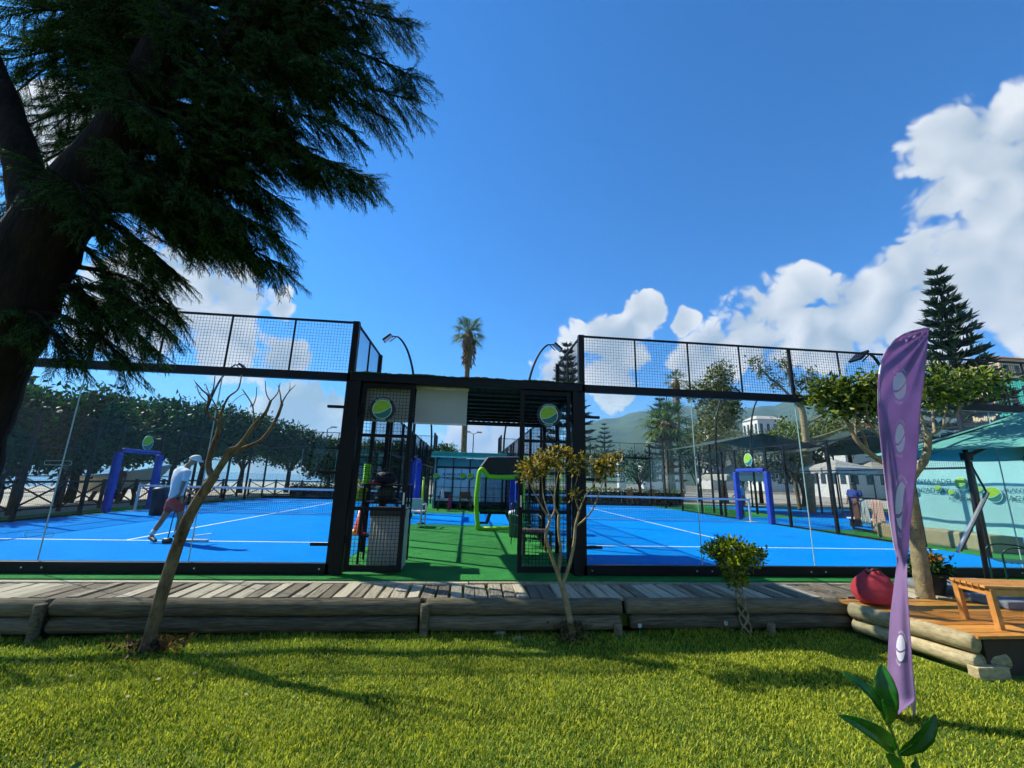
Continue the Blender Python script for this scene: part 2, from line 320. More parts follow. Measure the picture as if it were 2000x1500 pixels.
def enclosure(name, label, x0, x1, inner):
    """a 10 x 20 m court wall; inner = the side that faces the walkway"""
    R = thing(name, label, 'court wall', (x0, 0, 0), 'padel court walls')
    def bars(nm, p, q, w, h=None): return MB().bar(p, q, w, h).build(nm, BLACK, R, bevel=.004)
    for Y, far in ((0, 0), (CL, 1)):
        MB().box((x0, Y-.05, 0), (x1, Y+.05, .15)).build('base_rail', BLACK, R, bevel=.006)
        MB().box((x0, Y-.05, 2.96), (x1, Y+.05, 3.09)).build('beam', BLACK, R, bevel=.006)
        bars('top_rail', (x0, Y, 3.985), (x1, Y, 3.985), .035)
        for k in range(5): glass_panel((x0+2*k, Y, .152), (2, 0, 0), 2.806, R)
        for k in range(10): mesh_panel((x0+k+.012, Y, 3.10), (.976, 0, 0), (0, 0, .868), R)
        for k in range(1, 10): bars('mesh_post', (x0+k, Y, 3.09), (x0+k, Y, 3.967), .05 if k in (4, 6) else .026)
        for k in range(1, 5): MB().box((x0+2*k-.0055, Y-.007, .16), (x0+2*k+.0055, Y+.007, 2.95)).build('silicone_joint', mat('silicone', '#9fb8b4', .5), R)
    xi = x1 if inner > 0 else x0
    for z in (.42, 1.48, 2.52): MB().box((xi-inner*.30, -.075, z-.022), (xi-inner*.05, -.02, z+.022)).build('glass_clamp', BLACK, R, bevel=.004)
    # steel clamps with bolts that hold the glass
    for k in range(6):
        for z in (.075,):
            for dx in (-.13, .13):
                xx = x0+2*k+dx
                if x0 < xx < x1: MB().lathe([(.012, 0), (.012, .012), (.006, .016)], (xx, -.068, z), 8, 'Y').build('bolt', STEEL, R)
    for X in (x0, x1):
        for Y in (0, 2, 4, 6, 8, 9, 11, 12, 14, 16, 18, 20):
            top = 4.0 if Y in (0, 2, 18, 20) else 3.0; w = .08 if Y else .10
            MB().box((X-w/2, Y-w/2+(.0 if Y else .0), 0), (X+w/2, Y+w/2, top)).build('post', BLACK, R)
        for (a, b) in ((0, 2), (18, 20)):
            glass_panel((X, a+.04, .05), (0, b-a-.08, 0), 2.92, R); mesh_panel((X, a+.04, 3.06), (0, .92, 0), (0, 0, .9), R); mesh_panel((X, a+1.02, 3.06), (0, .92, 0), (0, 0, .9), R)
            bars('top_rail', (X, a+.04, 3.985), (X, b-.04, 3.985), .035); bars('beam', (X, a+.05, 3.01), (X, b-.05, 3.01), .07); bars('mesh_post', (X, a+1, 3.05), (X, a+1, 3.965), .03)
        for (a, b) in ((2, 4), (16, 18)):
            glass_panel((X, a+.04, .05), (0, b-a-.08, 0), 1.92, R); mesh_panel((X, a+.04, 2.03), (0, b-a-.08, 0), (0, 0, .93), R); bars('side_rail', (X, a+.04, 2.0), (X, b-.04, 2.0), .05)
            bars('top_rail', (X, a+.04, 2.98), (X, b-.04, 2.98), .04)
        for (a, b) in ((4, 6), (6, 8), (8, 9), (11, 12), (12, 14), (14, 16)):
            mesh_panel((X, a+.04, .05), (0, b-a-.08, 0), (0, 0, 2.9), R); bars('top_rail', (X, a+.04, 2.98), (X, b-.04, 2.98), .04)
            bars('side_rail', (X, a+.04, 2.0), (X, b-.04, 2.0), .04); bars('side_rail', (X, a+.04, .04), (X, b-.04, .04), .05)
        mesh_panel((X, 9.04, 2.12), (0, 1.92, 0), (0, 0, .83), R); bars('top_rail', (X, 9.04, 2.98), (X, 10.96, 2.98), .04)
        for Y in (9, 11): MB().cbox((X+(.0), Y, 1.02), (.20, .20, 2.0)).build('post_pad', PADBLUE, R, bevel=.03)
        MB().cbox((X, 10, 2.09), (.18, 1.78, .14)).build('lintel_pad', PADBLUE, R, bevel=.03)
    return R
STEEL = mat('bright_steel', (.55, .55, .56), .3, .9, .1)
def rounded_net(name, label, x0, x1):
    R = thing(name, label, 'net', ((x0+x1)/2, 10, 0), 'padel nets'); y = 10.0
    NETM = mat('net_mesh', (.02, .02, .025), .8); BAND = mat('net_band', '#c9d3dd', .7, 0, .06)
    mesh_panel((x0+.25, y, .04), (x1-x0-.5, 0, 0), (0, 0, .80), R, .07, .006, 'net_mesh')
    MB().box((x0+.2, y-.022, .845), (x1-.2, y+.022, .915)).build('net_band', BAND, R)
    MB().box((x0+.2, y-.012, .02), (x1-.2, y+.012, .035)).build('bottom_cord', BAND, R)
    for X in (x0+.2, x1-.2):
        p = MB().cbox((X, y, .47), (.07, .07, .94)).build('net_post', mat('white_post', '#c8ccd0', .5), R, bevel=.01)
        MB().cbox((X, y, .01), (.3, .5, .02)).build('foot_plate', MATS['white_post'], p)
enclosure('padel_court_wall', 'glass and black mesh wall around the left blue court', XL-CW, XL, 1)
enclosure('padel_court_wall', 'glass and black mesh wall around the right blue court', XR, XR+CW, -1)
rounded_net('padel_net', 'white banded net across the left blue court', XL-CW, XL)
rounded_net('padel_net', 'white banded net across the right blue court', XR, XR+CW)
# folded clips on the walkway posts
# ---------------------------------------------------------------- boardwalk and log edging
bw = thing('boardwalk', 'weathered grey boardwalk of crosswise planks in front of the courts', 'boardwalk', (0, -.8, -.05))
me = None; x = -9.2; k = 0
while x < 9.5:
    w = random.uniform(.155, .205); tilt = random.uniform(-.012, .012); y0 = -1.17+random.uniform(-.012, .02); y1 = -.46+random.uniform(-.01, .02); z = -.035+random.uniform(-.006, .006); h = .035; c = .008; g = .012+random.random()*.02
    x0, x1 = x+g/2, x+w-g/2; sk = random.uniform(-.02, .02)
    b = MB(); b.hexa([(x0, y0, z-h), (x1, y0, z-h+tilt), (x1+sk, y1, z-h+tilt), (x0+sk, y1, z-h), (x0+c, y0+c, z), (x1-c, y0+c, z+tilt), (x1-c+sk, y1-c, z+tilt), (x0+c+sk, y1-c, z)])
    b.build('plank', PLANK, bw); x += w; k += 1
for i, xx in enumerate(np.arange(-9.2, 9.5, 3.1)):
    MB().box((xx+.006, -.445, -.075), (xx+3.09, -.345, -.028+.004*(i % 2))).build('edge_board', PLANK, bw, bevel=.006)
MB().box((-9.2, -1.1, -.40), (9.5, -.36, -.085)).build('footing', SOIL, bw)
le = thing('log_edging', 'two stacked round logs edging the lawn below the boardwalk', 'log edging', (0, -1.2, GZ))
def log(p, q, r, parent, m, name='log', ends=.9, n=14):
    p, q = Vector(p), Vector(q); k = max(6, int((q-p).length/.35)); pts = []; rr = []
    for i in range(k+1):
        t = i/k; pts.append(p.lerp(q, t)+Vector((0, random.uniform(-.006, .006), random.uniform(-.005, .005)))); rr.append(r*(1+random.uniform(-.035, .035))*(ends if i in (0, k) else 1))
    pts = [pts[0]]+[pts[0].lerp(pts[1], .08)]+pts[1:-1]+[pts[-1].lerp(pts[-2], .08)]+[pts[-1]]; rr = [rr[0]]+[rr[1]]+rr[1:-1]+[rr[-2]]+[rr[-1]]
    return MB().tube(pts, rr, n).build(name, m, parent, True)
xa = [-8.9, at(105, 1180, -1.2).x, at(828, 1180, -1.2).x, 2.1, at(1652, 1180, -1.2).x]
for i in range(4):
    log((xa[i]+.03, -1.21, -.125), (xa[i+1]-.03, -1.21, -.13), .098, le, LOGM); 
    log((xa[i]+.02+.02*i, -1.23, -.305), (xa[i+1]-.05, -1.23, -.31), .088, le, LOGM)
for X in (xa[1]-.02, xa[2]+.03, at(1205, 1225, -1.3).x, 4.05):
    log((X, -1.345 if X != xa[2]+.03 else -1.33, -.60), (X, -1.34, -.06 if X < 0 else -.30), .055, le, LOGM, 'stake')
# right-hand terrace: pale logs, boards
te = thing('deck_terrace', 'orange varnished wooden terrace bordered by a pale slanting log', 'terrace', (6.5, -1.9, GZ))
A, B = atz(1662, 1178, -.05), atz(1908, 1252, -.10)
A = Vector((A.x, A.y, -.13)); B = Vector((B.x, B.y, -.13)); dA = (B-A).normalized(); nA = Vector((dA.y, -dA.x, 0))
log(A, B, .095, te, LOGM2); log(A+Vector((.02, .0, -.18)), B+Vector((-.03, 0, -.18)), .082, te, LOGM2)
log(B+Vector((.0, .06, -.18))+dA*-.08, B+Vector((.0, .06, -.18))+dA*.02+Vector((.35, 0, 0)), .08, te, LOGM2)
MB().box((B.x+.1, B.y+.02, -.6), (9.5, B.y+.10, -.10)).build('fascia', mat('dark_fascia', '#3a2c1a', .8), te)
MB().box((B.x-.12, B.y-.06, -.595), (B.x+.25, B.y+.05, -.33)).build('stake', LOGM2, te, bevel=.01)
yy = B.y-.03; i = 0
while yy < -1.22:
    t = (yy-A.y)/(B.y-A.y); xs = A.x+(B.x-A.x)*t-.02; w = .118
    MB().hexa([(xs+.0, yy, -.075), (9.4, yy, -.075), (9.4, yy+w-.008, -.075), (xs-.03, yy+w-.008, -.075), (xs+.0, yy, -.045+.003*(i % 2)), (9.4, yy, -.045+.003*(i % 2)), (9.4, yy+w-.008, -.045+.003*(i % 2)), (xs-.03, yy+w-.008, -.045+.003*(i % 2))]).build('deck_board', DECK, te)
    yy += w; i += 1
MB().box((A.x+.25, B.y+.15, -.6), (9.3, -1.25, -.08)).build('footing', SOIL, te)

# ---------------------------------------------------------------- lettering and round logo
TXT = {}
def text2d(s, bold=.012):
    if s in TXT: return TXT[s]
    cu = bpy.data.curves.new('t', 'FONT'); cu.body = s; cu.size = 1; cu.align_x = 'CENTER'; cu.resolution_u = 2; cu.offset = bold
    ob = bpy.data.objects.new('t', cu); me = bpy.data.meshes.new_from_object(ob)
    v = [(p.co.x, p.co.y) for p in me.vertices]; f = [tuple(p.vertices) for p in me.polygons]
    bpy.data.objects.remove(ob); bpy.data.curves.remove(cu); bpy.data.meshes.remove(me)
    TXT[s] = (v, f); return TXT[s]
def flat_text(s, size, fn, name, m, parent, x=0, y=0, maxw=None):
    v, f = text2d(s); w = max(p[0] for p in v)-min(p[0] for p in v); k = size if not maxw else min(size, maxw/w)
    me = MB(); me.v = [Vector(fn(x+a*k*(size/k if False else 1), y+b*size)) for a, b in v]; me.f = list(f); return me.build(name, m, parent)
def ring_text(s, size, R, mid, fn, name, m, parent, bottom=False):
    v, f = text2d(s); b = MB()
    for a, h in v:
        if not bottom: th = mid-a*size/R; r = R+h*size
        else: th = mid+a*size/(R+size*.7); r = R+size*.75-h*size
        b.v.append(Vector(fn(r*math.cos(th), r*math.sin(th))))
    b.f = list(f); return b.build(name, m, parent)
def wave(x): return .42*x-.30*math.cos(math.pi*x*.5)-.02
def logo_shape(fn, R, upper, gap=.07, n=22):
    b = MB(); rows = []
    for i in range(n+1):
        x = -1+2*i/n; c = math.sqrt(max(0, 1-x*x)); w = wave(x)
        if upper: lo, hi = max(-c, min(c, w+gap/2)), c
        else: lo, hi = -c, min(c, max(-c, w-gap/2))
        rows.append([(x*R, (lo+(hi-lo)*j/6)*R) for j in range(7)])
    for r in rows: b.v += [Vector(fn(*p)) for p in r]
    for i in range(n):
        for j in range(6): k = i*7+j; b.f.append((k, k+7, k+8, k+1))
    return b
BALL = mat('logo_ball_green', '#8fb61c', .5, 0, .2, 30); TEAL = mat('logo_teal', '#0b6a5c', .5, 0, .1); PALE = mat('logo_pale', '#b9d8cf', .5, 0, .05); DARKT = mat('logo_dark', '#0c1f20', .5); LGREY = mat('print_grey_teal', '#2a6468', .6, 0, .1)
def plane_fn(c, ux, uy, off):
    c, ux, uy = Vector(c), Vector(ux), Vector(uy); n = ux.cross(uy).normalized()*off
    return lambda x, y: c+ux*x+uy*y+n
def disc(fn, r0, r1, n=40):
    b = MB(); b.v = [Vector(fn(r*math.cos(2*math.pi*k/n), r*math.sin(2*math.pi*k/n))) for r in (r0, r1) for k in range(n)]
    b.f = [(k, n+k, n+(k+1) % n, (k+1) % n) for k in range(n)]; return b
def sign_disc(parent, c, ux, uy, R, name='sign_disc', plate=DARKT, words=True):
    fnb, fnf = plane_fn(c, ux, uy, -.006), plane_fn(c, ux, uy, .006); n = 36; b = MB()
    for fn in (fnb, fnf): b.v += [Vector(fn(R*math.cos(2*math.pi*k/n), R*math.sin(2*math.pi*k/n))) for k in range(n)]
    b.f = [tuple(range(n-1, -1, -1)), tuple(range(n, 2*n))]+[(k, (k+1) % n, n+(k+1) % n, n+k) for k in range(n)]
    P = b.build(name, plate, parent); r = R*(.72 if words else .94)
    disc(plane_fn(c, ux, uy, .008), 0, r*1.06).build('pale_disc', PALE, P)
    logo_shape(plane_fn(c, ux, uy, .010), r, True).build('ball_mark', BALL, P); logo_shape(plane_fn(c, ux, uy, .010), r, False).build('wave_mark', TEAL, P)
    if words:
        ring_text('ALANYA PADEL', R*.17, R*.80, math.pi/2, plane_fn(c, ux, uy, .009), 'lettering', PALE, P); ring_text('ACADEMY', R*.17, R*.80, -math.pi/2, plane_fn(c, ux, uy, .009), 'lettering', PALE, P, True)
    return P

# ---------------------------------------------------------------- entrance between the courts
ca = thing('entrance_canopy', 'black steel entrance canopy with corrugated roof between the two courts', 'canopy', (0, 0, 0))
def cb(nm, a, b, bev=.005, m=BLACK): return MB().box(a, b).build(nm, m, ca, bevel=bev)
cb('post', (-1.935, -.09, 0), (-1.80, .06, 3.0)); cb('post', (1.74, -.09, 0), (1.855, .06, 3.0))
cb('post', (-1.93, 3.0, 0), (-1.84, 3.09, 2.78)); cb('post', (1.77, 3.0, 0), (1.85, 3.09, 2.78))
cb('beam', (-1.98, -.10, 2.955), (1.90, .05, 3.085)); cb('beam', (-1.93, 3.09, 2.70), (1.85, 3.16, 2.78))
for X in (-1.9, 1.82): MB().bar((X, .05, 2.98), (X, 3.1, 2.76), .06, .1).build('rafter', BLACK, ca)
ROOFM = mat('black_roof_sheet', (.012, .013, .014), .5, 0, .3)
b = MB(); n = 232; z0, z1 = 3.03, 2.83
for i in range(n+1):
    X = -1.95+3.85*i/n; w = .022*math.sin(2*math.pi*X/.125)
    b.v += [Vector((X, .06, z0+w)), Vector((X, 3.35, z1+w)), Vector((X, 3.35, z1+w-.006)), Vector((X, .06, z0+w-.006))]
for i in range(n):
    k = i*4; b.f += [(k, k+4, k+5, k+1), (k+1, k+5, k+6, k+2), (k+3, k+2, k+6, k+7), (k, k+3, k+7, k+4)]
b.build('roof_sheet', ROOFM, ca, True)
for i in range(9):
    Y = .22+i*.34; z = 2.945-Y*.2/3.3
    MB().box((-1.78, Y, z-.05), (1.72, Y+.05, z)).build('ceiling_slat', BLACK, ca)
# ragged artificial turf laid on the roof edge
b = MB(); n = 120; TURFR = mat('roof_turf', '#27471c', .95, 0, .3, 5)
for i in range(n+1):
    X = -1.99+3.90*i/n; j = random.uniform(-.006, .010)+.006*math.sin(i*.21)
    b.v += [Vector((X, -.115, 3.088)), Vector((X, -.118, 3.104+j)), Vector((X, .25, 3.110+j)), Vector((X, .25, 3.09))]
for i in range(n):
    k = i*4; b.f += [(k, k+1, k+5, k+4)[::-1], (k+1, k+2, k+6, k+5)[::-1], (k+2, k+3, k+7, k+6)[::-1]]
b.build('roof_turf', TURFR, ca)
GREYB = mat('grey_blind', '#a9aca5', .8, 0, .05, 3); 
bl = thing('roller_blind', 'pale grey roller blind hanging under the entrance canopy', 'blind', (-.5, .16, 2.3))
MB().box((-.925, .148, 2.345), (-.055, .154, 2.93)).build('blind_cloth', GREYB, bl); MB().box((-.925, .14, 2.315), (-.055, .162, 2.345)).build('bottom_bar', mat('blind_bar', '#c6c9c4', .5), bl)
MB().tube([(-.94, .152, 2.945), (-.04, .152, 2.945)], .03, 12).build('roller', MATS['blind_bar'], bl, True)
bl = thing('roller_blind', 'grey roller blind behind the upper mesh of the left gate', 'blind', (-1.35, .16, 2.3))
MB().box((-1.76, .148, 2.36), (-.965, .154, 2.93)).build('blind_cloth', GREYB, bl); MB().box((-1.76, .14, 2.33), (-.965, .162, 2.36)).build('bottom_bar', MATS['blind_bar'], bl)
MB().tube([(-1.77, .152, 2.945), (-.955, .152, 2.945)], .03, 12).build('roller', MATS['blind_bar'], bl, True)
def gate(x0, x1, label, cx, cz):
    g = thing('mesh_gate', label, 'gate', ((x0+x1)/2, 0, 0), 'entrance gates'); w = .07
    for X in (x0, x1-w): MB().box((X, -.03, .03), (X+w, .03, 2.945)).build('stile', BLACK, g, bevel=.004)
    for z, h in ((.03, .09), (.92, .05), (2.06, .045), (2.87, .075)): MB().box((x0+w, -.028, z), (x1-w, .028, z+h)).build('cross_bar', BLACK, g, bevel=.004)
    for (a, c) in ((.12, .92), (.97, 2.06), (2.105, 2.87)): mesh_panel((x0+w, -.008, a), (x1-x0-2*w, 0, 0), (0, 0, c-a), g, .055, .0055)
    sign_disc(g, (cx, -.045, cz), (1, 0, 0), (0, 0, 1), .205)
    for z in (.5, 2.5): MB().tube([(x0 if x0 < 0 else x1, -.05, z-.06), (x0 if x0 < 0 else x1, -.05, z+.06)], .02, 8).build('hinge', BLACK, g)
    MB().bar((x1-.035 if x0 < 0 else x0+.035, -.06, 1.02), (x1-.035 if x0 < 0 else x0+.035, -.06, 1.2), .025).build('handle', STEEL, g)
    return g
gate(-1.785, -.935, 'black mesh gate with round logo on the left of the entrance', -1.43, 2.51)
gate(.845, 1.715, 'black mesh gate with round logo on the right of the entrance', 1.33, 2.53)
# steel hinge lugs standing out from the court posts
for s, X in ((-1, XL-.05), (1, XR+.05)):
    for z in (.45, 1.5, 2.55):
        MB()
# curved flood lights along the walkway
def flood(label, X, Y, side, H=6.9, reach=1.0):
    R = thing('flood_light', label, 'flood light', (X, Y, 0), 'curved court flood lights')
    pts = [(X, Y, 0), (X, Y, H*.5)]; rr = [.06, .055]
    for k in range(1, 13):
        a = k/12*math.radians(78); pts.append((X+side*reach*1.15*(1-math.cos(a)), Y, H*.5+(H*.5)*math.sin(a)/math.sin(math.radians(78)))); rr.append(.055-.02*k/12)
    MB().tube(pts, rr, 8).build('curved_pole', BLACK, R, True)
    e = Vector(pts[-1]); 
    MB().bar(e, e+Vector((side*.28, 0, .02)), .04).build('bracket', BLACK, R); MB().bar(e+Vector((side*.08, 0, -.02)), e+Vector((side*.30, 0, -.22)), .03).build('bracket', BLACK, R)
    c = e+Vector((side*.40, 0, -.08)); d = Vector((side*.75, 0, -.66)).normalized(); u = Vector((d.z, 0, -d.x))
    h = MB().hexa([c+d*a+u*b_+Vector((0, y, 0)) for b_ in (-.035, .035) for (a, y) in ((-.2, -.2), (.2, -.2), (.2, .2), (-.2, .2))]).build('lamp_head', BLACK, R, bevel=.01)
    s_ = -1 if u.z > 0 else 1
    MB().hexa([c+d*a+u*(s_*(.036+b_))+Vector((0, y, 0)) for b_ in (0, .006) for (a, y) in ((-.17, -.17), (.17, -.17), (.17, .17), (-.17, .17))]).build('lens', mat('lamp_lens', '#b8c4cc', .2), h)
flood('tall curved floodlight rising left behind the entrance canopy', XL-.12, 9.4, -1)
flood('tall curved floodlight rising right behind the entrance canopy', XR+.12, 8.7, 1, 6.7)
flood('curved floodlight at the far left end of the walkway', XL-.1, 17.2, -1, 6.4); flood('curved floodlight at the far right end of the walkway', XR+.1, 17.2, 1, 6.4)
flood('curved floodlight at the far side of the left court', XL-CW-.12, 13.5, 1, 6.4)
flood('curved floodlight seen above the right court net', XR+CW+.15, 12.6, 1, 6.2); flood('curved floodlight among trees beyond the right court', XR+CW+3.4, 14.6, 1, 6.4)
_h = at(1690, 692, 3.6); _p = at(1752, 770, 3.6)
flood('curved floodlight behind the right end of the mesh fence', _p.x, 3.6, -1, _h.z, (_p.x-_h.x)*.85)
# ================================================================ trees and plants
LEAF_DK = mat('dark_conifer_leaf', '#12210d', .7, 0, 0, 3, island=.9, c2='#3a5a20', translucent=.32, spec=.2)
LEAF_FICUS = mat('ficus_leaf', '#0f260b', .55, 0, 0, .8, island=1.0, c2='#2f5f1a', translucent=.22, spec=.25)
LEAF_MYRTLE = mat('myrtle_leaf', '#37480f', .5, 0, 0, 5, island=1.4, c2='#b59a30', translucent=.42)
LEAF_GREEN = mat('bright_green_leaf', '#22400c', .5, 0, 0, 5, island=1.2, c2='#7f8f22', translucent=.36)
LEAF_BOX = mat('topiary_leaf', '#2d4f0c', .4, 0, 0, 8, island=1.2, c2='#9aa51c', translucent=.38)
LEAF_ARAU = mat('araucaria_leaf', '#0d2415', .6, 0, 0, 2, island=.8, c2='#2b5230', translucent=.15)
LEAF_PALM = mat('palm_leaf', '#2f4f16', .5, 0, 0, 2, island=.9, c2='#7b9134', translucent=.35)
LEAF_OLIVE = mat('olive_leaf', '#3b4a2a', .6, 0, 0, 2, island=1.0, c2='#8a9568', translucent=.3)
DEADLEAF = mat('dead_leaf', '#5a3d1a', .8, 0, 0, 5, island=1.0, c2='#9a7440', translucent=.2)

def smooth_path(pts, per=4):
    pts = [Vector(p) for p in pts]; out = []
    for i in range(len(pts)-1):
        p0, p1, p2, p3 = pts[max(i-1, 0)], pts[i], pts[i+1], pts[min(i+2, len(pts)-1)]
        for k in range(per):
            t = k/per; out.append(.5*((2*p1)+(p2-p0)*t+(2*p0-5*p1+4*p2-p3)*t*t+(3*p1-p0-3*p2+p3)*t**3))
    return out+[pts[-1]]
def limb(b, pts, r0, r1, per=4, n=8, knob=.0):
    p = smooth_path(pts, per); m = len(p); b.tube(p, [(r0+(r1-r0)*i/(m-1))*(1+random.uniform(-knob, knob)) for i in range(m)], n); return b

# ---- big conifer hanging into the picture from the left
def sprig_template(n=26, L=.26):
    V = []; Fc = []
    def tri(p, d, l, w):
        d = d/np.linalg.norm(d); s = np.cross(d, unit(1)[0]); s /= np.linalg.norm(s); k = len(V); V.extend([p-s*w/2, p+s*w/2, p+d*l]); Fc.append((k, k+1, k+2))
    tri(np.zeros(3), np.array([1., 0, 0]), L, .006)
    for i in range(n):
        t = (i+.5)/n; p = np.array([t*L, 0, 0]); side = 1 if i % 2 else -1
        d = np.array([.85, side*.62, -.22])+rng.normal(size=3)*.14
        tri(p, d, L*(.30-.16*t)*(.8+.4*rng.random()), .0075)
        for j in range(2): tri(p+d/np.linalg.norm(d)*L*.07*(j+1), np.array([1, side*.25, -.45])+rng.normal(size=3)*.3, .030, .0055)
    return np.array(V), np.array(Fc)
def place_sprigs(P, D, S):
    tmpl = [sprig_template() for _ in range(5)]; out = []
    P, D, S = np.asarray(P), np.asarray(D), np.asarray(S); which = rng.integers(0, 5, len(P))
    for w in range(5):
        q = which == w
        if not q.any(): continue
        V, Fc = tmpl[w]; x = D[q]/np.linalg.norm(D[q], axis=1, keepdims=True); up = np.array([0, 0, 1.])+rng.normal(size=x.shape)*.35
        y = np.cross(up, x); y /= np.linalg.norm(y, axis=1, keepdims=True); z = np.cross(x, y)
        W = P[q][:, None]+(x[:, None]*V[None, :, :1]+y[:, None]*V[None, :, 1:2]+z[:, None]*V[None, :, 2:])*S[q][:, None, None]
        n, k = W.shape[:2]; out.append((W.reshape(-1, 3), (Fc[None]+np.arange(n)[:, None, None]*k).reshape(-1, 3)))
    return merge(*out)
def conifer():
    Y0 = -4.0; base = at(-190, 1180, Y0); base.z = float(lawn_z(base.x, Y0))
    R = thing('cypress_tree', 'large dark cypress leaning in at the left with drooping feathery branches', 'tree', base)
    b = MB(); ctr = [base+Vector((0, 0, -.1)), at(-125, 900, Y0), at(-55, 730, Y0), at(40, 560, Y0), at(112, 420, Y0), at(215, 300, Y0), at(320, 110, Y0), at(400, -120, Y0), at(470, -420, Y0)]
    p = smooth_path(ctr, 6); m = len(p); rr = [.30-.20*i/(m-1)+(.10 if i < 3 else 0) for i in range(m)]
    b.tube(p, [r*(1+random.uniform(-.06, .06)) for r in rr], 16)
    limb(b, [at(70, 560, Y0), at(60, 400, Y0+.05), at(20, 230, Y0+.1), at(-60, 20, Y0+.2)], .15, .07, 5, 10, .06)
    limb(b, [at(250, 265, Y0), at(330, 180, Y0-.1), at(460, 60, Y0-.2), at(560, -80, Y0-.25)], .08, .03, 5, 8, .06)
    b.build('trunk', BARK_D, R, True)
    tips = [(810, 150, 0), (790, 45, .1), (740, 10, -.1), (800, 195, .15), (760, 235, .25), (680, 250, -.2), (725, 350, .2), (690, 340, -.1), (610, 335, .1), (640, 190, .4), (700, 130, -.3), (600, 60, .3), (560, -20, 0),
            (552, 520, .1), (545, 460, -.1), (520, 400, .2), (555, 395, 0), (470, 420, -.2), (380, 470, .2), (385, 430, .35), (330, 520, .1), (300, 545, .3), (440, 330, .4), (500, 260, .3),
            (345, 605, .2), (320, 640, -.1), (290, 670, .25), (245, 700, .0), (215, 640, .1), (170, 600, .3), (130, 690, -.2), (260, 590, .4),
            (450, 120, .5), (350, 330, .4), (300, 200, .5), (200, 100, .4), (250, 20, .2), (120, 40, .3), (60, 100, .5), (20, 30, .1), (380, 40, -.3), (480, 190, -.3), (-30, 520, .2), (200, 240, .7), (60, 20, -.2), (160, -30, 0), (420, -20, .3), (62, 330, .45), (20, 190, .5), (105, 250, .6), (150, 165, .55), (45, 250, .35), (10, 420, .3), (0, 120, .3), (90, 90, .4), (260, 330, -.35), (180, 430, -.3), (300, 230, -.4), (230, 140, -.35), (340, 60, -.35),
            (560, 150, .5), (620, 110, .2), (540, 90, -.1), (420, 220, .6), (390, 280, .3), (480, 320, .2), (400, 360, .1), (560, 230, .1), (650, 40, .4), (700, 60, .1), (590, 290, .3), (440, 400, .3), (300, 420, .4), (430, 480, .1), (500, 500, .2), (280, 120, .3), (230, 330, .6)]
    tw = MB(); P, D, S = [], [], []
    def along(path, t): 
        x = t*(len(path)-1); i = min(int(x), len(path)-2); return path[i].lerp(path[i+1], x-i), (path[i+1]-path[i]).normalized()
    for ti, (tx, ty, dy) in enumerate(tips):
        tip = at(tx, ty, Y0+dy); start = None
        # leave the trunk a little above the tip's own level, so that the branch droops outwards
        zt = min(max(tip.z+.25, 1.9), 5.4); start = min(p, key=lambda q: abs(q.z-zt)+.3*abs(q.x-tip.x))
        mid = start.lerp(tip, .5)+Vector((0, random.uniform(-.1, .1), .10+random.uniform(0, .08))); path = smooth_path([start, mid, tip], 7); L = sum((path[i+1]-path[i]).length for i in range(len(path)-1))
        tw.tube(path, [.022*(1-.85*i/(len(path)-1))+.002 for i in range(len(path))], 5)
        lowdens = .55 if ty > 540 else .45 if tx < 160 else 1
        nsub = int((17+L*15)*lowdens)
        for k in range(nsub):
            t = .22+.78*((k+.5)/nsub)**.85; q, d = along(path, t); side = 1 if k % 2 else -1
            sd = Vector((-d.y, d.x, 0)).normalized() if abs(d.z) < .98 else Vector((1, 0, 0))
            l = (.44*(1-t)+.12)*random.uniform(.7, 1.2)*(.8 if L < .8 else 1); dd = (d*.75+sd*side*random.uniform(.25, .9)+Vector((0, 0, random.uniform(-.62, -.02)))).normalized(); e = q+dd*l
            tw.tube([q, q.lerp(e, .5)+Vector((0, 0, .01)), e], [.005, .004, .002], 3, False)
            ns = max(3, int(l/.042))
            for j in range(ns):
                s = (j+.4)/ns; pp = q.lerp(e, s); P.append(pp); D.append(dd+Vector((random.uniform(-.5, .5), random.uniform(-.5, .5), random.uniform(-.62, .08)))); S.append(random.uniform(.5, .95))
        P.append(tip-(path[-1]-path[-2]).normalized()*.1); D.append((path[-1]-path[-2]).normalized()); S.append(.9)
    tw.build('branches', BARK_D, R)
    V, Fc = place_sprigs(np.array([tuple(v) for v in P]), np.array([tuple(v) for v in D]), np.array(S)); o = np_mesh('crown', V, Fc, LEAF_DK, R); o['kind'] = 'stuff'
    return len(Fc)
print('conifer tris', conifer())

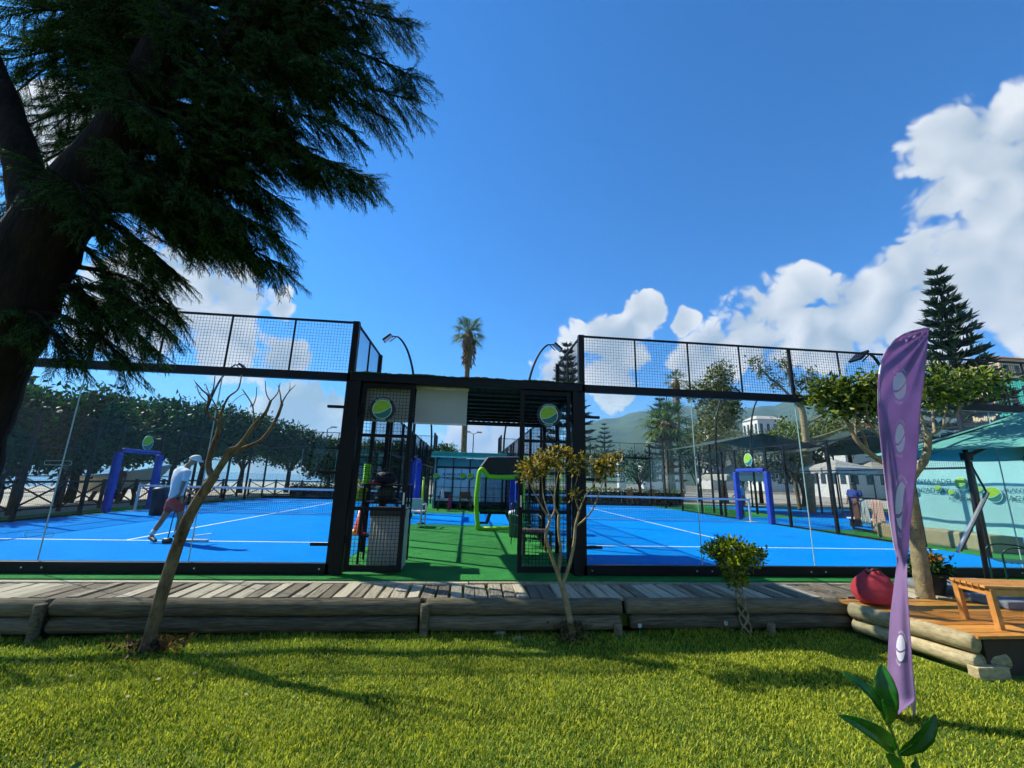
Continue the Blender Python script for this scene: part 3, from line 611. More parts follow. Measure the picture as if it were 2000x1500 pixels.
# ---- bare pruned tree on the lawn
def bare_tree():
    Y = -1.66; g = lambda x, y, d=0: at(x, y, Y+d)
    base = g(288, 1280); R = thing('bare_tree', 'leaning bare pruned tree with forked knobbly branches on the left lawn', 'tree', base)
    b = MB()
    limb(b, [g(286, 1290), g(291, 1262), g(302, 1210), g(336, 1098), g(367, 1014), g(398, 960), g(420, 928)], .066, .052, 5, 12, .05); b.tube(smooth_path([g(286, 1300), g(288, 1272), g(293, 1250)], 3), [.10, .10, .09, .085, .08, .075, .068], 12)
    b.build('trunk', BARK, R, True); b = MB()
    limb(b, [g(416, 936), g(407, 908, .03), g(416, 874, .05), g(427, 842, .06), g(430, 822, .06)], .036, .026, 5, 8, .08)
    limb(b, [g(430, 826, .06), g(404, 804, .1), g(408, 776, .12), g(395, 762, .12), g(381, 746, .12)], .018, .006, 4, 7, .1); limb(b, [g(406, 780, .12), g(416, 762, .1), g(420, 734, .1)], .011, .005, 4, 6); limb(b, [g(404, 785, .12), g(390, 770, .1), g(384, 752, .05)], .008, .004)
    limb(b, [g(430, 826, .06), g(434, 802, .0), g(446, 776, -.04), g(465, 760, -.06), g(472, 732, -.06)], .017, .006, 5, 7, .08); limb(b, [g(428, 815, .06), g(420, 790, .02), g(410, 772, 0), g(402, 752, 0)], .010, .004)
    limb(b, [g(420, 928), g(443, 892), g(452, 880), g(470, 868), g(493, 835, -.05), g(518, 807, -.06), g(529, 782, -.06)], .042, .014, 5, 9, .08)
    limb(b, [g(528, 784, -.06), g(520, 768), g(518, 744)], .008, .004); limb(b, [g(528, 784, -.06), g(542, 768), g(547, 748)], .009, .004)
    limb(b, [g(496, 832, -.05), g(494, 796, 0), g(484, 776, .02), g(473, 760, .03)], .010, .005, 4, 6, .1); limb(b, [g(493, 796, 0), g(500, 776), g(501, 756)], .007, .004); limb(b, [g(486, 778), g(476, 770), g(452, 790, .05), g(447, 830, .05)], .005, .003)
    limb(b, [g(446, 890), g(468, 878, .05), g(507, 862, .06), g(530, 835, .07), g(543, 810, .07), g(551, 785, .07)], .026, .014, 5, 8, .08)
    limb(b, [g(551, 786, .07), g(562, 768, .07), g(577, 752, .07)], .010, .004); limb(b, [g(550, 790, .07), g(547, 768), g(543, 752)], .010, .004); limb(b, [g(560, 772, .07), g(566, 760), g(566, 748)], .006, .003)
    b.tube([g(440, 893), g(448, 881), g(456, 876)], [.03, .047, .028], 9); b.tube([g(543, 815, .07), g(551, 788, .07)], [.014, .02], 7)
    b.build('branches', BARK, R, True)
    P = []; 
    for (x, y) in ((395, 760), (404, 752), (420, 745), (410, 772), (384, 750), (400, 764), (416, 757)): P += [tuple(g(x+random.uniform(-6, 6), y+random.uniform(-6, 6), .1)) for _ in range(5)]
    np_mesh('buds', *leaves(P, .022, .5), mat('red_buds', '#8a3a2c', .6, translucent=.3), R)['kind'] = 'stuff'
    s = thing('ground_shoots', 'reddish shoots and dry leaves around the foot of the bare tree', 'plant', base)
    q = np.array(base)+rng.normal(size=(420, 3))*np.array([.15, .11, .0])+np.array([0, 0, 1])*(rng.random((420, 1))*.14-.01); np_mesh('foliage', *leaves(q, .055, .45, np.repeat([[0, 0, .8]], 420, 0)), mat('shoot_leaf', '#2c2a10', .7, 0, 0, 9, island=1.2, c2='#7a4a28', translucent=.3), s)
    st = MB()
    for k in range(26):
        a = random.uniform(0, 6.28); r = random.uniform(.02, .18); p0 = base+Vector((math.cos(a)*r*.6, math.sin(a)*r*.6, -.02)); st.tube([p0, p0+Vector((math.cos(a)*.05, math.sin(a)*.05, random.uniform(.08, .2)))], [.003, .0015], 3, False)
    st.build('stems', BARK, s)
bare_tree()

# ---- crape myrtle with three stems in front of the gate
def myrtle():
    Y = -1.5; g = lambda x, y, d=0: at(x, y, Y+d); base = g(1117, 1250)
    R = thing('crape_myrtle', 'slim three-stemmed small tree with orange and green leaf tufts before the right gate', 'tree', base); b = MB()
    limb(b, [g(1120, 1262), g(1116, 1228), g(1108, 1185), g(1097, 1140)], .042, .034, 5, 10, .06)
    limb(b, [g(1098, 1146), g(1086, 1112, -.03), g(1072, 1070, -.06), g(1066, 1046, -.06), g(1074, 1017, -.05)], .024, .018, 5, 8, .08)
    limb(b, [g(1074, 1017, -.05), g(1055, 984, -.1), g(1041, 958, -.12), g(1030, 932, -.12)], .014, .007); limb(b, [g(1074, 1017, -.05), g(1083, 996, 0), g(1081, 972, .02), g(1073, 958, .02)], .011, .006); limb(b, [g(1075, 1012, -.05), g(1062, 972, 0), g(1058, 930, 0)], .010, .005)
    limb(b, [g(1096, 1146), g(1091, 1118, .03), g(1095, 1080, .06), g(1091, 1035, .08), g(1091, 1006, .08)], .022, .017, 5, 8, .08); limb(b, [g(1091, 1006, .08), g(1083, 984, .1), g(1086, 948, .1), g(1093, 910, .1)], .012, .006)
    limb(b, [g(1098, 1142), g(1111, 1106, 0), g(1121, 1062, .02), g(1124, 1028, .03), g(1131, 999, .03)], .025, .017, 5, 8, .08); limb(b, [g(1131, 999, .03), g(1143, 969, .05), g(1157, 951, .06), g(1167, 925, .06)], .011, .006)
    limb(b, [g(1131, 999, .03), g(1124, 975), g(1122, 955), g(1131, 920)], .010, .005); limb(b, [g(1124, 1029, .03), g(1140, 1016, -.02), g(1157, 996, -.05), g(1167, 972, -.06), g(1179, 938, -.06)], .014, .006)
    b.build('stems', BARK_P, R, True)
    def cl(x, y, d, rx, rz, n): c = g(x, y, d); return (tuple(c), (rx, rx*.9, rz), n)
    P, Dd = clumps([cl(1045, 912, -.08, .26, .14, 26), cl(1030, 925, -.1, .14, .12, 10), cl(1068, 900, 0, .18, .13, 16), cl(1097, 893, .08, .17, .13, 17), cl(1128, 905, .02, .12, .11, 10), cl(1187, 908, 0, .20, .13, 24), cl(1205, 905, 0, .08, .10, 6), cl(1128, 962, 0, .05, .05, 3), cl(1168, 925, 0, .09, .08, 5)], 0, 15, .036)
    np_mesh('crown', *leaves(P, .062, .48, Dd, 1.0), LEAF_MYRTLE, R)['kind'] = 'stuff'
    q = np.array(g(1116, 1250))+rng.normal(size=(420, 3))*np.array([.10, .08, .0])+np.array([0, 0, 1])*(rng.random((420, 1))*.22-.02)
    np_mesh('basal_shoots', *leaves(q, .045, .5), mat('basal_leaf', '#2a3a10', .6, 0, 0, 9, island=1.2, c2='#7a5a28', translucent=.3), R)['kind'] = 'stuff'
myrtle()

# ---- topiary with a braided trunk
def topiary():
    Y = -1.35; g = lambda x, y, d=0: at(x, y, Y+d); base = g(1462, 1248); top = g(1441, 1140)
    R = thing('topiary_shrub', 'small clipped shrub with a braided trunk on the lawn right of the gate', 'shrub', base)
    for k in range(6):
        pts = []; sgn = 1 if k % 2 else -1
        for i in range(25):
            t = i/24; a = sgn*t*2*math.pi*1.5+k*math.pi/3; r = .062*(1-.30*t); pts.append(base.lerp(top, t)+Vector((math.cos(a)*r, math.sin(a)*r, -.03)))
        MB().tube(pts, [.0135-.003*i/24 for i in range(25)], 6).build('braided_stem', BARK_P, R, True)
    c = g(1431, 1082); b = MB()
    for k in range(14):
        a = k*2.4; e = c+Vector((math.cos(a)*.22, math.sin(a)*.2, random.uniform(-.1, .16))); b.tube([top, top.lerp(e, .5)+Vector((0, 0, .03)), e], [.010, .007, .003], 5)
    b.build('twigs', BARK_P, R)['kind'] = 'stuff'
    P, Dd = clumps([(tuple(c+Vector((0, 0, .03))), (.33, .31, .17), 120), (tuple(c+Vector((0, 0, -.05))), (.26, .24, .18), 60), (tuple(g(1437, 1128)), (.13, .12, .10), 26), (tuple(g(1385, 1075)), (.07, .1, .10), 10), (tuple(g(1478, 1085)), (.09, .1, .08), 12)], 0, 17, .030, .8)
    np_mesh('crown', *leaves(P, .048, .5, Dd, .9), LEAF_BOX, R)['kind'] = 'stuff'
topiary()

# ---- leafy tree behind the flag on the terrace
def right_tree():
    Y = -1.15; g = lambda x, y, d=0: at(x, y, Y+d); base = g(1812, 1190); base.z = -.06
    br = lambda pts, *a: limb(MB(), pts, *a).build('branch', BARK_P, R, True); R = thing('terrace_tree', 'smooth pale-trunked tree with flat leafy tops behind the purple flag', 'tree', base); b = MB()
    limb(b, [base+Vector((0, 0, -.02)), g(1800, 1120), g(1790, 1050), g(1780, 985), g(1772, 935)], .105, .075, 6, 14, .05)
    b.build('trunk', BARK_P, R, True)
    br([g(1774, 948), g(1790, 920, -.02), g(1806, 898, -.05), g(1812, 872, -.05), g(1812, 850, -.05)], .060, .045, 5, 9, .08)
    br([g(1812, 852, -.05), g(1803, 826), g(1794, 795), g(1786, 762)], .024, .012, 5, 7, .05); br([g(1812, 853, -.05), g(1836, 838, .05), g(1862, 812, .1), g(1880, 790, .1), g(1896, 760, .1)], .026, .010, 5, 7, .05)
    br([g(1826, 846, 0), g(1822, 815, .15), g(1823, 780, .2), g(1830, 755, .2)], .022, .010, 5, 7); br([g(1842, 834, .05), g(1848, 790, .1), g(1846, 765, .1)], .016, .008); br([g(1862, 812, .1), g(1876, 780, .2), g(1880, 758, .2)], .014, .008)
    br([g(1772, 945), g(1742, 912, .05), g(1716, 897, .1), g(1692, 880, .12), g(1670, 855, .15), g(1655, 825, .2), g(1640, 800, .2), g(1625, 780, .2)], .055, .012, 5, 9, .08)
    br([g(1696, 882, .12), g(1688, 855, .1), g(1676, 820, .05), g(1668, 790, .0), g(1660, 765, 0)], .022, .009); br([g(1755, 925, .05), g(1722, 860, -.02), g(1700, 830, -.06), g(1692, 800, -.08), g(1700, 770, -.08)], .024, .009); br([g(1672, 858, .15), g(1672, 820, .3), g(1690, 785, .3)], .014, .008); br([g(1703, 835, -.05), g(1712, 800, .1), g(1712, 775, .1)], .012, .007)
    def cl(x, y, d, rx, rz, n): c = g(x, y, d); return (tuple(c), (rx, rx*.9, rz), n)
    P, Dd = clumps([cl(1630, 768, .15, .38, .20, 30), cl(1672, 760, .05, .38, .22, 30), cl(1708, 762, 0, .28, .22, 24), cl(1610, 760, .2, .17, .12, 16), cl(1650, 790, .1, .3, .14, 24), cl(1690, 800, .1, .2, .12, 14), cl(1600, 785, .2, .1, .1, 6),
                    cl(1800, 745, 0, .28, .24, 20), cl(1838, 752, .1, .34, .20, 24), cl(1880, 752, .15, .36, .18, 26), cl(1920, 750, .2, .22, .13, 22), cl(1850, 775, .1, .3, .10, 20), cl(1945, 745, .2, .1, .1, 7), cl(1790, 700, 0, .12, .16, 8)], 0, 17, .085)
    np_mesh('crown', *leaves(P, .095, .42, Dd, 1.2), LEAF_GREEN, R)['kind'] = 'stuff'
right_tree()

# ---- potted flowers behind that tree
def flowers():
    c = at(1822, 1150, -.95); R = thing('flower_pot', 'dark pot of orange flowers beside the pale tree trunk', 'potted plant', (c.x, c.y, -.03))
    MB().lathe([(.13, -.03), (.16, .1), (.18, .24), (.19, .25), (.165, .25), (.15, .2)], (c.x, c.y, 0), 18).build('pot', mat('dark_pot', '#1c1a18', .6), R, True)
    P, Dd = clumps([((c.x, c.y, .36), (.24, .22, .16), 46)], 0, 16, .05); np_mesh('foliage', *leaves(P, .075, .5, Dd), mat('pot_leaf', '#14280c', .5, 0, 0, 6, island=1, c2='#3d6420', translucent=.3), R)['kind'] = 'stuff'
    P, Dd = clumps([((c.x+.03, c.y-.08, .45), (.17, .13, .09), 9)], 0, 7, .018); np_mesh('flowers', *leaves(P, .045, .8, Dd), mat('orange_petal', '#c4521a', .6, 0, 0, 9, island=1, c2='#e8a51e', translucent=.3), R)['kind'] = 'stuff'
    MB().tube([(c.x, c.y, .2), (c.x, c.y, .4)], .012, 5).build('stem', BARK, R)
flowers()

# ---- glossy seedling close to the camera
def seedling(px, py, Y, label, leafs, scale=1.):
    base = at(px, py, Y); base.z = float(lawn_z(base.x, Y)); R = thing('rubber_plant', label, 'plant', base)
    tip = at(px, py, Y); GL = mat('glossy_leaf', '#1d5210', .2, 0, 0, 9, island=.3, c2='#3d9420', translucent=.5, coat=.3); st = MB(); st.tube(smooth_path([base, base.lerp(tip, .6)+Vector((.01, 0, 0)), tip]+([at(1748, 1450, Y), at(1738, 1422, Y), at(1730, 1400, Y)] if px > 1000 else [tip+Vector((0, 0, .02))]), 4), .0075, 8); st.build('stem', mat('green_stem', '#4c6a22', .5), R, True)
    for (x0, y0, x1, y1, dy, w, curl, zr) in leafs:
        p, q = at(x0, y0, Y), at(x1, y1, Y+dy); L = (q-p).length; d, s, u = frame_of(q-p, Vector((0, -1, .35))); s = (s*math.cos(zr)+u*math.sin(zr)); u = s.cross(d); b = MB(); n = 14
        for i in range(n+1):
            t = i/n; ww = w*math.sin(math.pi*min(1, .04+t*.96))**.72*(1-.15*t) if i < n else .0005; c = p+d*L*t+u*(curl*math.sin(math.pi*t)*L)-Vector((0, 0, 1))*(max(0, t-.5)**2*L*.35)
            for j in range(-3, 4): a = j/3; b.v.append(c+s*(ww*a)+u*(abs(a)**1.2*ww*.45)+u*(.0025*math.sin(t*26)*abs(a)))
        for i in range(n):
            for j in range(6): k = i*7+j; b.f.append((k, k+1, k+8, k+7))
        lf = b.build('leaf', GL, R, True); lf.modifiers.new('t', 'SOLIDIFY').thickness = .0015
        mr = MB(); mr.tube([p+d*L*t+u*(curl*math.sin(math.pi*t)*L-.002)-Vector((0, 0, 1))*(max(0, t-.5)**2*L*.35) for t in (0, .25, .5, .75, .95)], [.004, .003, .0025, .002, .001], 5); mr.build('midrib', mat('pale_midrib', '#88a84a', .4), lf)
seedling(1757, 1480, -5.0, 'glossy broad-leaved seedling standing in the lawn below the purple flag',
         [(1734, 1412, 1720, 1286, .02, .046, .05, .5), (1736, 1420, 1640, 1300, .04, .034, .10, -.3), (1748, 1468, 1632, 1376, -.10, .038, .12, .2), (1754, 1472, 1826, 1384, -.04, .040, .10, -.2), (1732, 1412, 1722, 1358, -.06, .034, .12, .3), (1736, 1416, 1690, 1325, .06, .028, .1, .2), (1756, 1530, 1728, 1462, -.06, .042, .06, 0), (1760, 1535, 1788, 1470, .0, .034, .06, -.4)])
seedling(118, 1560, -4.75, 'dark leaf tip of a seedling at the lower left edge of the lawn', [(105, 1570, 165, 1478, .0, .03, .08, .6), (110, 1570, 95, 1490, .05, .02, .08, .2)])

# ---- dandelions, stones, fallen leaves
for (px, py, lab) in ((1418, 1217, 'white dandelion clock on a thin stalk left of the braided shrub'), (1250, 1222, 'small white dandelion clock close under the log edging')):
    Yd = -1.55; c = at(px, py, Yd); gz = float(lawn_z(c.x, Yd)); R = thing('dandelion', lab, 'flower', (c.x, Yd, gz))
    MB().tube([(c.x+.04, Yd-.04, gz), (c.x+.015, Yd, (gz+c.z)/2), c], .0025, 5).build('stalk', MATS['green_stem'], R)
    P = np.array(c)+unit(160)*.020; np_mesh('seed_head', *leaves(P, .009, .6), mat('seed_fluff', '#d9dcd6', .9), R)['kind'] = 'stuff'
STONE = mat('pale_stone', '#8c8474', .9, 0, .25, 9, .6, 30)
def stone(px, py, s, lab, name='stone', m=STONE):
    Yg = -1.45; p = atz(px, py, GZ+.02); z = float(lawn_z(p.x, p.y))
    bm = bmesh.new(); bmesh.ops.create_icosphere(bm, subdivisions=2, radius=1)
    for v in bm.verts: v.co = Vector((v.co.x*s[0], v.co.y*s[1], v.co.z*s[2]))*(1+random.uniform(-.12, .12))
    me = bpy.data.meshes.new(name); bm.to_mesh(me); bm.free(); o = link(name, me, m); o.location = (p.x, p.y, z+s[2]*.5); o.rotation_euler = (0, 0, random.uniform(-.4, .4)); tag(o, lab, 'stone', 'stones in the lawn')
stone(976, 1234, (.075, .05, .04), 'rounded pale stone under the log edging left of the crape myrtle'); stone(1013, 1240, (.085, .035, .02), 'flat thin pale stone just left of the crape myrtle base'); stone(1205, 1228, (.04, .03, .05), 'small upright stone under the log edging')
dl = MB()
for i, (px, py, lab) in enumerate(((375, 1327, 'curled pale fallen leaf on the left lawn'), (302, 1340, 'long pale fallen leaf in front of the bare tree'), (242, 1375, 'straw coloured fallen leaf low on the left lawn'), (480, 1366, 'pale fallen leaf in the bare tree shadow'), (400, 1290, 'small pale fallen leaf right of the bare tree'), (454, 1312, 'bright fallen leaf beside the trunk shadow'), (131, 1328, 'round pale fallen leaf on the far left lawn'))):
    p = atz(px, py, GZ-.01); z = float(lawn_z(p.x, p.y))+.045; a = random.uniform(0, 3); d = Vector((math.cos(a), math.sin(a), .1))*.035; s = Vector((-math.sin(a), math.cos(a), .25))*.016
    o = MB().poly([p*1, p+d*.5+s, p+d, p+d*.5-s]).build('fallen_leaf', mat('straw_leaf', '#b9ab84', .8, translucent=.2)); o.location = (0, 0, z-p.z); o.modifiers.new('t', 'SOLIDIFY').thickness = .001; tag(o, lab, 'leaf', 'fallen leaves')

# ---- grass
def grass():
    GR = mat('grass_blade', '#50700e', .6, 0, 0, 1.6, island=1.0, c2='#c9cc3a', translucent=.45, spec=.3)
    def scatter(n, x0, x1, y0, y1, ybias): 
        y = y1-(y1-y0)*rng.random(n)**ybias; x = x0+(x1-x0)*rng.random(n); return x, y
    xs, ys = [], []
    for (n, a) in ((275000, (-5.7, 6.2, -4.6, -1.27, .8)), (60000, (-7.5, 6.2, -3.4, -1.27, .9)), (30000, (-9, 9, -8, -4.4, 1.))):
        x, y = scatter(n, *a); xs.append(x); ys.append(y)
    x, y = np.concatenate(xs), np.concatenate(ys)
    line = A.x+(B.x-A.x)*(y-A.y)/(B.y-A.y); keep = ~((x > line-.10) & (y > B.y-.12)); x, y = x[keep], y[keep]
    # tufts: pull blades towards random centres, let patches differ in height
    n = len(x); patch = np.sin(x*2.1+1.3*np.sin(y*1.7))*np.cos(y*2.4+.9*np.sin(x*1.1)); edge = np.exp(-((y+1.3)/.12)**2)
    h = (.034+.008*patch+.03*edge*rng.random(n))*(.55+.9*rng.random(n)); h = np.clip(h, .012, .11); w = .0022+.0026*rng.random(n)
    z = lawn_z(x, y)-.004; a = rng.random(n)*2*np.pi; lean = (.25+.75*rng.random(n))*h; dx, dy = np.cos(a), np.sin(a)
    P = np.stack([x, y, z], 1); side = np.stack([-dy, dx, np.zeros(n)], 1)*w[:, None]; fw_ = np.stack([dx, dy, np.zeros(n)], 1)
    up = np.array([[0, 0, 1.]])
    m1 = P+up*(h*.6)[:, None]+fw_*(lean*.35)[:, None]; t = P+up*(h*.95)[:, None]+fw_*lean[:, None]
    V = np.stack([P-side, P+side, m1+side*.8, m1-side*.8, t], 1).reshape(-1, 3); i = np.arange(n)[:, None]*5
    Fc = np.concatenate([i+np.array([[0, 1, 2]]), i+np.array([[0, 2, 3]]), i+np.array([[3, 2, 4]])], 1).reshape(-1, 3)
    o = np_mesh('grass', V, Fc, GR); tag(o, 'short bright green lawn grass in front of the boardwalk', 'grass', kind='stuff')
grass()
# ================================================================ things on the lawn side
PURPLE = mat('purple_cloth', '#a283b0', .75, 0, 0, 3, .15, 200, c2='#b596c2', translucent=.62)
PRINTW = mat('white_print', '#efedf2', .7, 0, .03, translucent=.45)
def feather_flag():
    rows = [(640, 1806, 1816), (648, 1772, 1814), (660, 1750, 1812), (675, 1735, 1811), (705, 1720, 1808), (745, 1714, 1804), (800, 1714, 1797), (870, 1720, 1793), (930, 1727, 1788), (985, 1734, 1782), (1035, 1741, 1777), (1075, 1749, 1774), (1100, 1752, 1772), (1140, 1747, 1772), (1200, 1739, 1776), (1260, 1735, 1780), (1320, 1733, 1784), (1368, 1735, 1788), (1398, 1741, 1752)]
    ys = [r[0] for r in rows]; Y0 = -3.25
    def S(u, y, off=0):
        l = np.interp(y, ys, [r[1] for r in rows]); r_ = np.interp(y, ys, [r[2] for r in rows]); x = l+(r_-l)*u
        t = (y-640)/760; tip = max(0, 1-(y-640)/190)
        ang = math.atan2(y-640, 1822-x); fold = .034*tip*math.sin(ang*22)*min(1, (1822-x)/40)+.016*math.sin(u*7+1.2)*max(0, min(1, (y-760)/200))*(1 if y < 1090 else .6)
        low = max(0, min(1, (y-1060)/60)); dep = Y0+fold+.10*(u-.5)*(1-low)-.16*(u-.5)*low
        if u < .22 and y < 1085: dep += .05*(.22-u)/.22*math.sin(min(1, max(0, (y-760)/100))*1.57)
        return at(x, y-6*(1-u)*0, dep-off)
    base = at(1789, 1392, Y0); base.z = float(lawn_z(base.x, base.y))
    R = thing('feather_flag', 'tall purple feather flag with white ball emblems standing on the lawn', 'flag', base)
    nu, nv = 26, 110; b = MB(); yy = [640+758*(i/nv)**1.0 for i in range(nv+1)]
    for y in yy: b.v += [S(j/nu, y) for j in range(nu+1)]
    for i in range(nv):
        for j in range(nu): k = i*(nu+1)+j; b.f.append((k, k+nu+1, k+nu+2, k+1))
    cl = b.build('cloth', PURPLE, R, True); sm = cl.modifiers.new('t', 'SOLIDIFY'); sm.thickness = .003; sm.offset = 1
    # pole runs in the sleeve along the curved left edge, then to the ground spike
    pp = [S(.9, 641, -.02), S(.2, 644, -.02)]+[S(.03, y, -.012) for y in (652, 664, 680, 705, 745, 800, 870, 930, 985, 1035, 1075)]+[S(.5, 1110, -.03), S(.8, 1200, -.03), S(.94, 1300, -.03), S(.98, 1365, -.03), base+Vector((0, .03, 0))]
    MB().tube(smooth_path(pp, 3), .009, 7).build('pole', mat('flag_pole', '#b8b8ba', .4, .3), R, True)
    MB().tube([base+Vector((0, .03, .12)), base+Vector((0, .03, -.05))], [.012, .004], 7).build('ground_spike', STEEL, R)
    def emblem(xc, yc, w, h, rot=0, words=True, inner=1.):
        def fn(a, c):
            ca_, sa = math.cos(rot), math.sin(rot); X = xc+(a*ca_-c*sa)*w; Yp = yc-(a*sa+c*ca_)*h
            l = np.interp(Yp, ys, [r[1] for r in rows]); r_ = np.interp(Yp, ys, [r[2] for r in rows]); return S(min(.985, max(.015, (X-l)/(r_-l))), Yp, .0055)
        g = logo_shape(fn, 1, True, .16).build('emblem_ball', PRINTW, cl); logo_shape(fn, 1, False, .16).build('emblem_wave', PRINTW, cl)
        if words:
            ring_text('ALANYA PADEL', .27, 1.16, math.pi/2, fn, 'lettering', PRINTW, cl); ring_text('ACADEMY', .27, 1.16, -math.pi/2, fn, 'lettering', PRINTW, cl, True)
    emblem(1757, 753, 13.5, 27, -.05); emblem(1758, 856, 9.5, 28, -.03); emblem(1761, 988, 12.5, 46, -.02, True); emblem(1759, 1266, 9, 26, -.45)
feather_flag()

def beanbag():
    c = at(1712, 1176, -1.45); c.z = -.03; R = thing('beanbag', 'coral red pear-shaped beanbag with dark strap on the log border', 'beanbag', c); b = MB(); n, m = 40, 18
    for i in range(m+1):
        t = i/m; r = float(np.interp(t, [0, .06, .25, .5, .75, .92, 1], [.17, .235, .265, .245, .185, .10, .05])); z = .42*t
        for k in range(n):
            a = 2*math.pi*k/n; f = 1+.055*math.cos(a*5+1.3)*math.sin(math.pi*t)+.03*math.sin(a*2+t*5); b.v.append(c+Vector((math.cos(a)*r*f, math.sin(a)*r*f*.9, z-.02*math.cos(a*5+1.3)*t)))
    for i in range(m):
        for k in range(n): k2 = (k+1) % n; b.f.append((i*n+k, i*n+k2, (i+1)*n+k2, (i+1)*n+k))
    b.f += [tuple(range(n-1, -1, -1)), tuple(m*n+k for k in range(n))]
    b.build('bag', mat('coral_fabric', '#b83238', .8, 0, .12, 8, .2, 150), R, True)
    MB().tube(smooth_path([c+Vector((-.07, -.05, .395)), c+Vector((-.03, -.07, .425)), c+Vector((.04, -.07, .425)), c+Vector((.085, -.04, .395))], 4), .014, 6).build('strap', mat('dark_strap', '#22231f', .7), R, True)
    MB().tube([c+Vector((-.10, -.02, .385)), c+Vector((.10, -.02, .390))], .035, 8).build('gathered_top', MATS['dark_strap'], R, True)
beanbag()

def bench():
    R = thing('slatted_table', 'low orange teak slatted table on the wooden terrace', 'table', (6.4, -2.0, -.045)); z1 = .395
    a, b_, c = at(1862, 1133, -1.62), at(1928, 1147, -2.28), 9.2
    xl0, xl1 = 6.02, 6.02; y0, y1 = -2.36, -1.62; L = 3.0
    xl = atz(1928, 1147, z1).x; y0 = atz(1928, 1147, z1).y; yfar = atz(1856, 1130, z1).y; xf = atz(1856, 1130, z1).x
    d = Vector((xf-xl, yfar-y0, 0)); e = Vector((-d.y, d.x, 0)).normalized()*-1; e = e if e.x > 0 else -e; d_ = d.normalized(); W = d.length; o = Vector((xl, y0, 0)); L = 1.7
    n = 6
    for i in range(n):
        p = o+d_*(W*(i+.5)/n)+Vector((0, 0, z1)); MB().bar(p-e*.02, p+e*L, W/n-.012, .028).build('slat', TEAK, R, bevel=.003)
    for (s, t) in ((0, 0), (1, 0), (0, 1), (1, 1)):
        p = o+d_*(W*(.05+.9*s))+e*(.04+(L-.1)*t); MB().bar(p+Vector((0, 0, z1-.016)), p+e*(.03 if t == 0 else -.03)+Vector((0, 0, -.045)), .06, .06).build('leg', TEAK, R, bevel=.004)
    for t in (0, 1): p = o+d_*(W*.08)+e*(.04+(L-.1)*t)+Vector((0, 0, z1-.055)); MB().bar(p, p+d_*(W*.84), .03, .07).build('end_rail', TEAK, R, bevel=.003)
    for s in (0, 1): p = o+d_*(W*(.05+.9*s))+e*.08+Vector((0, 0, z1-.055)); MB().bar(p, p+e*(L-.2), .03, .07).build('side_rail', TEAK, R, bevel=.003)
bench()

GREENMETAL = mat('dark_green_metal', '#0f3a2c', .35, .2, .1)
def garden_chair(loc, rz, label, m=GREENMETAL, name='garden_chair', group=None):
    R = thing(name, label, 'chair', loc, group); T = Matrix.Translation(loc)@Matrix.Rotation(rz, 4, 'Z'); w = lambda x, y, z: T@Vector((x, y, z))
    for s in (-1, 1):
        MB().tube(smooth_path([w(s*.25, -.24, 0), w(s*.25, -.235, .40), w(s*.27, -.23, .58), w(s*.28, -.1, .655), w(s*.27, .12, .65), w(s*.25, .22, .62)], 3), .012, 7).build('front_leg', m, R, True)
        MB().tube(smooth_path([w(s*.25, .26, 0), w(s*.25, .22, .42), w(s*.25, .30, .85), w(s*.17, .31, .90)], 3), .012, 7).build('back_leg', m, R, True)
    MB().tube([w(-.17, .31, .90), w(.17, .31, .90)], .012, 7).build('top_rail', m, R)
    for k in range(7): x = -.20+.40*k/6; MB().bar(w(x, .225, .44), w(x, .308, .89), .028, .008).build('back_slat', m, R)
    for k in range(7): y = -.22+.42*k/6; MB().bar(w(-.25, y, .43), w(.25, y, .43), .035, .012).build('seat_slat', m, R)
    return R
p = at(1990, 1110, -.85); garden_chair((p.x, p.y, -.035), math.radians(-125), 'dark green slatted metal armchair at the right edge of the terrace')

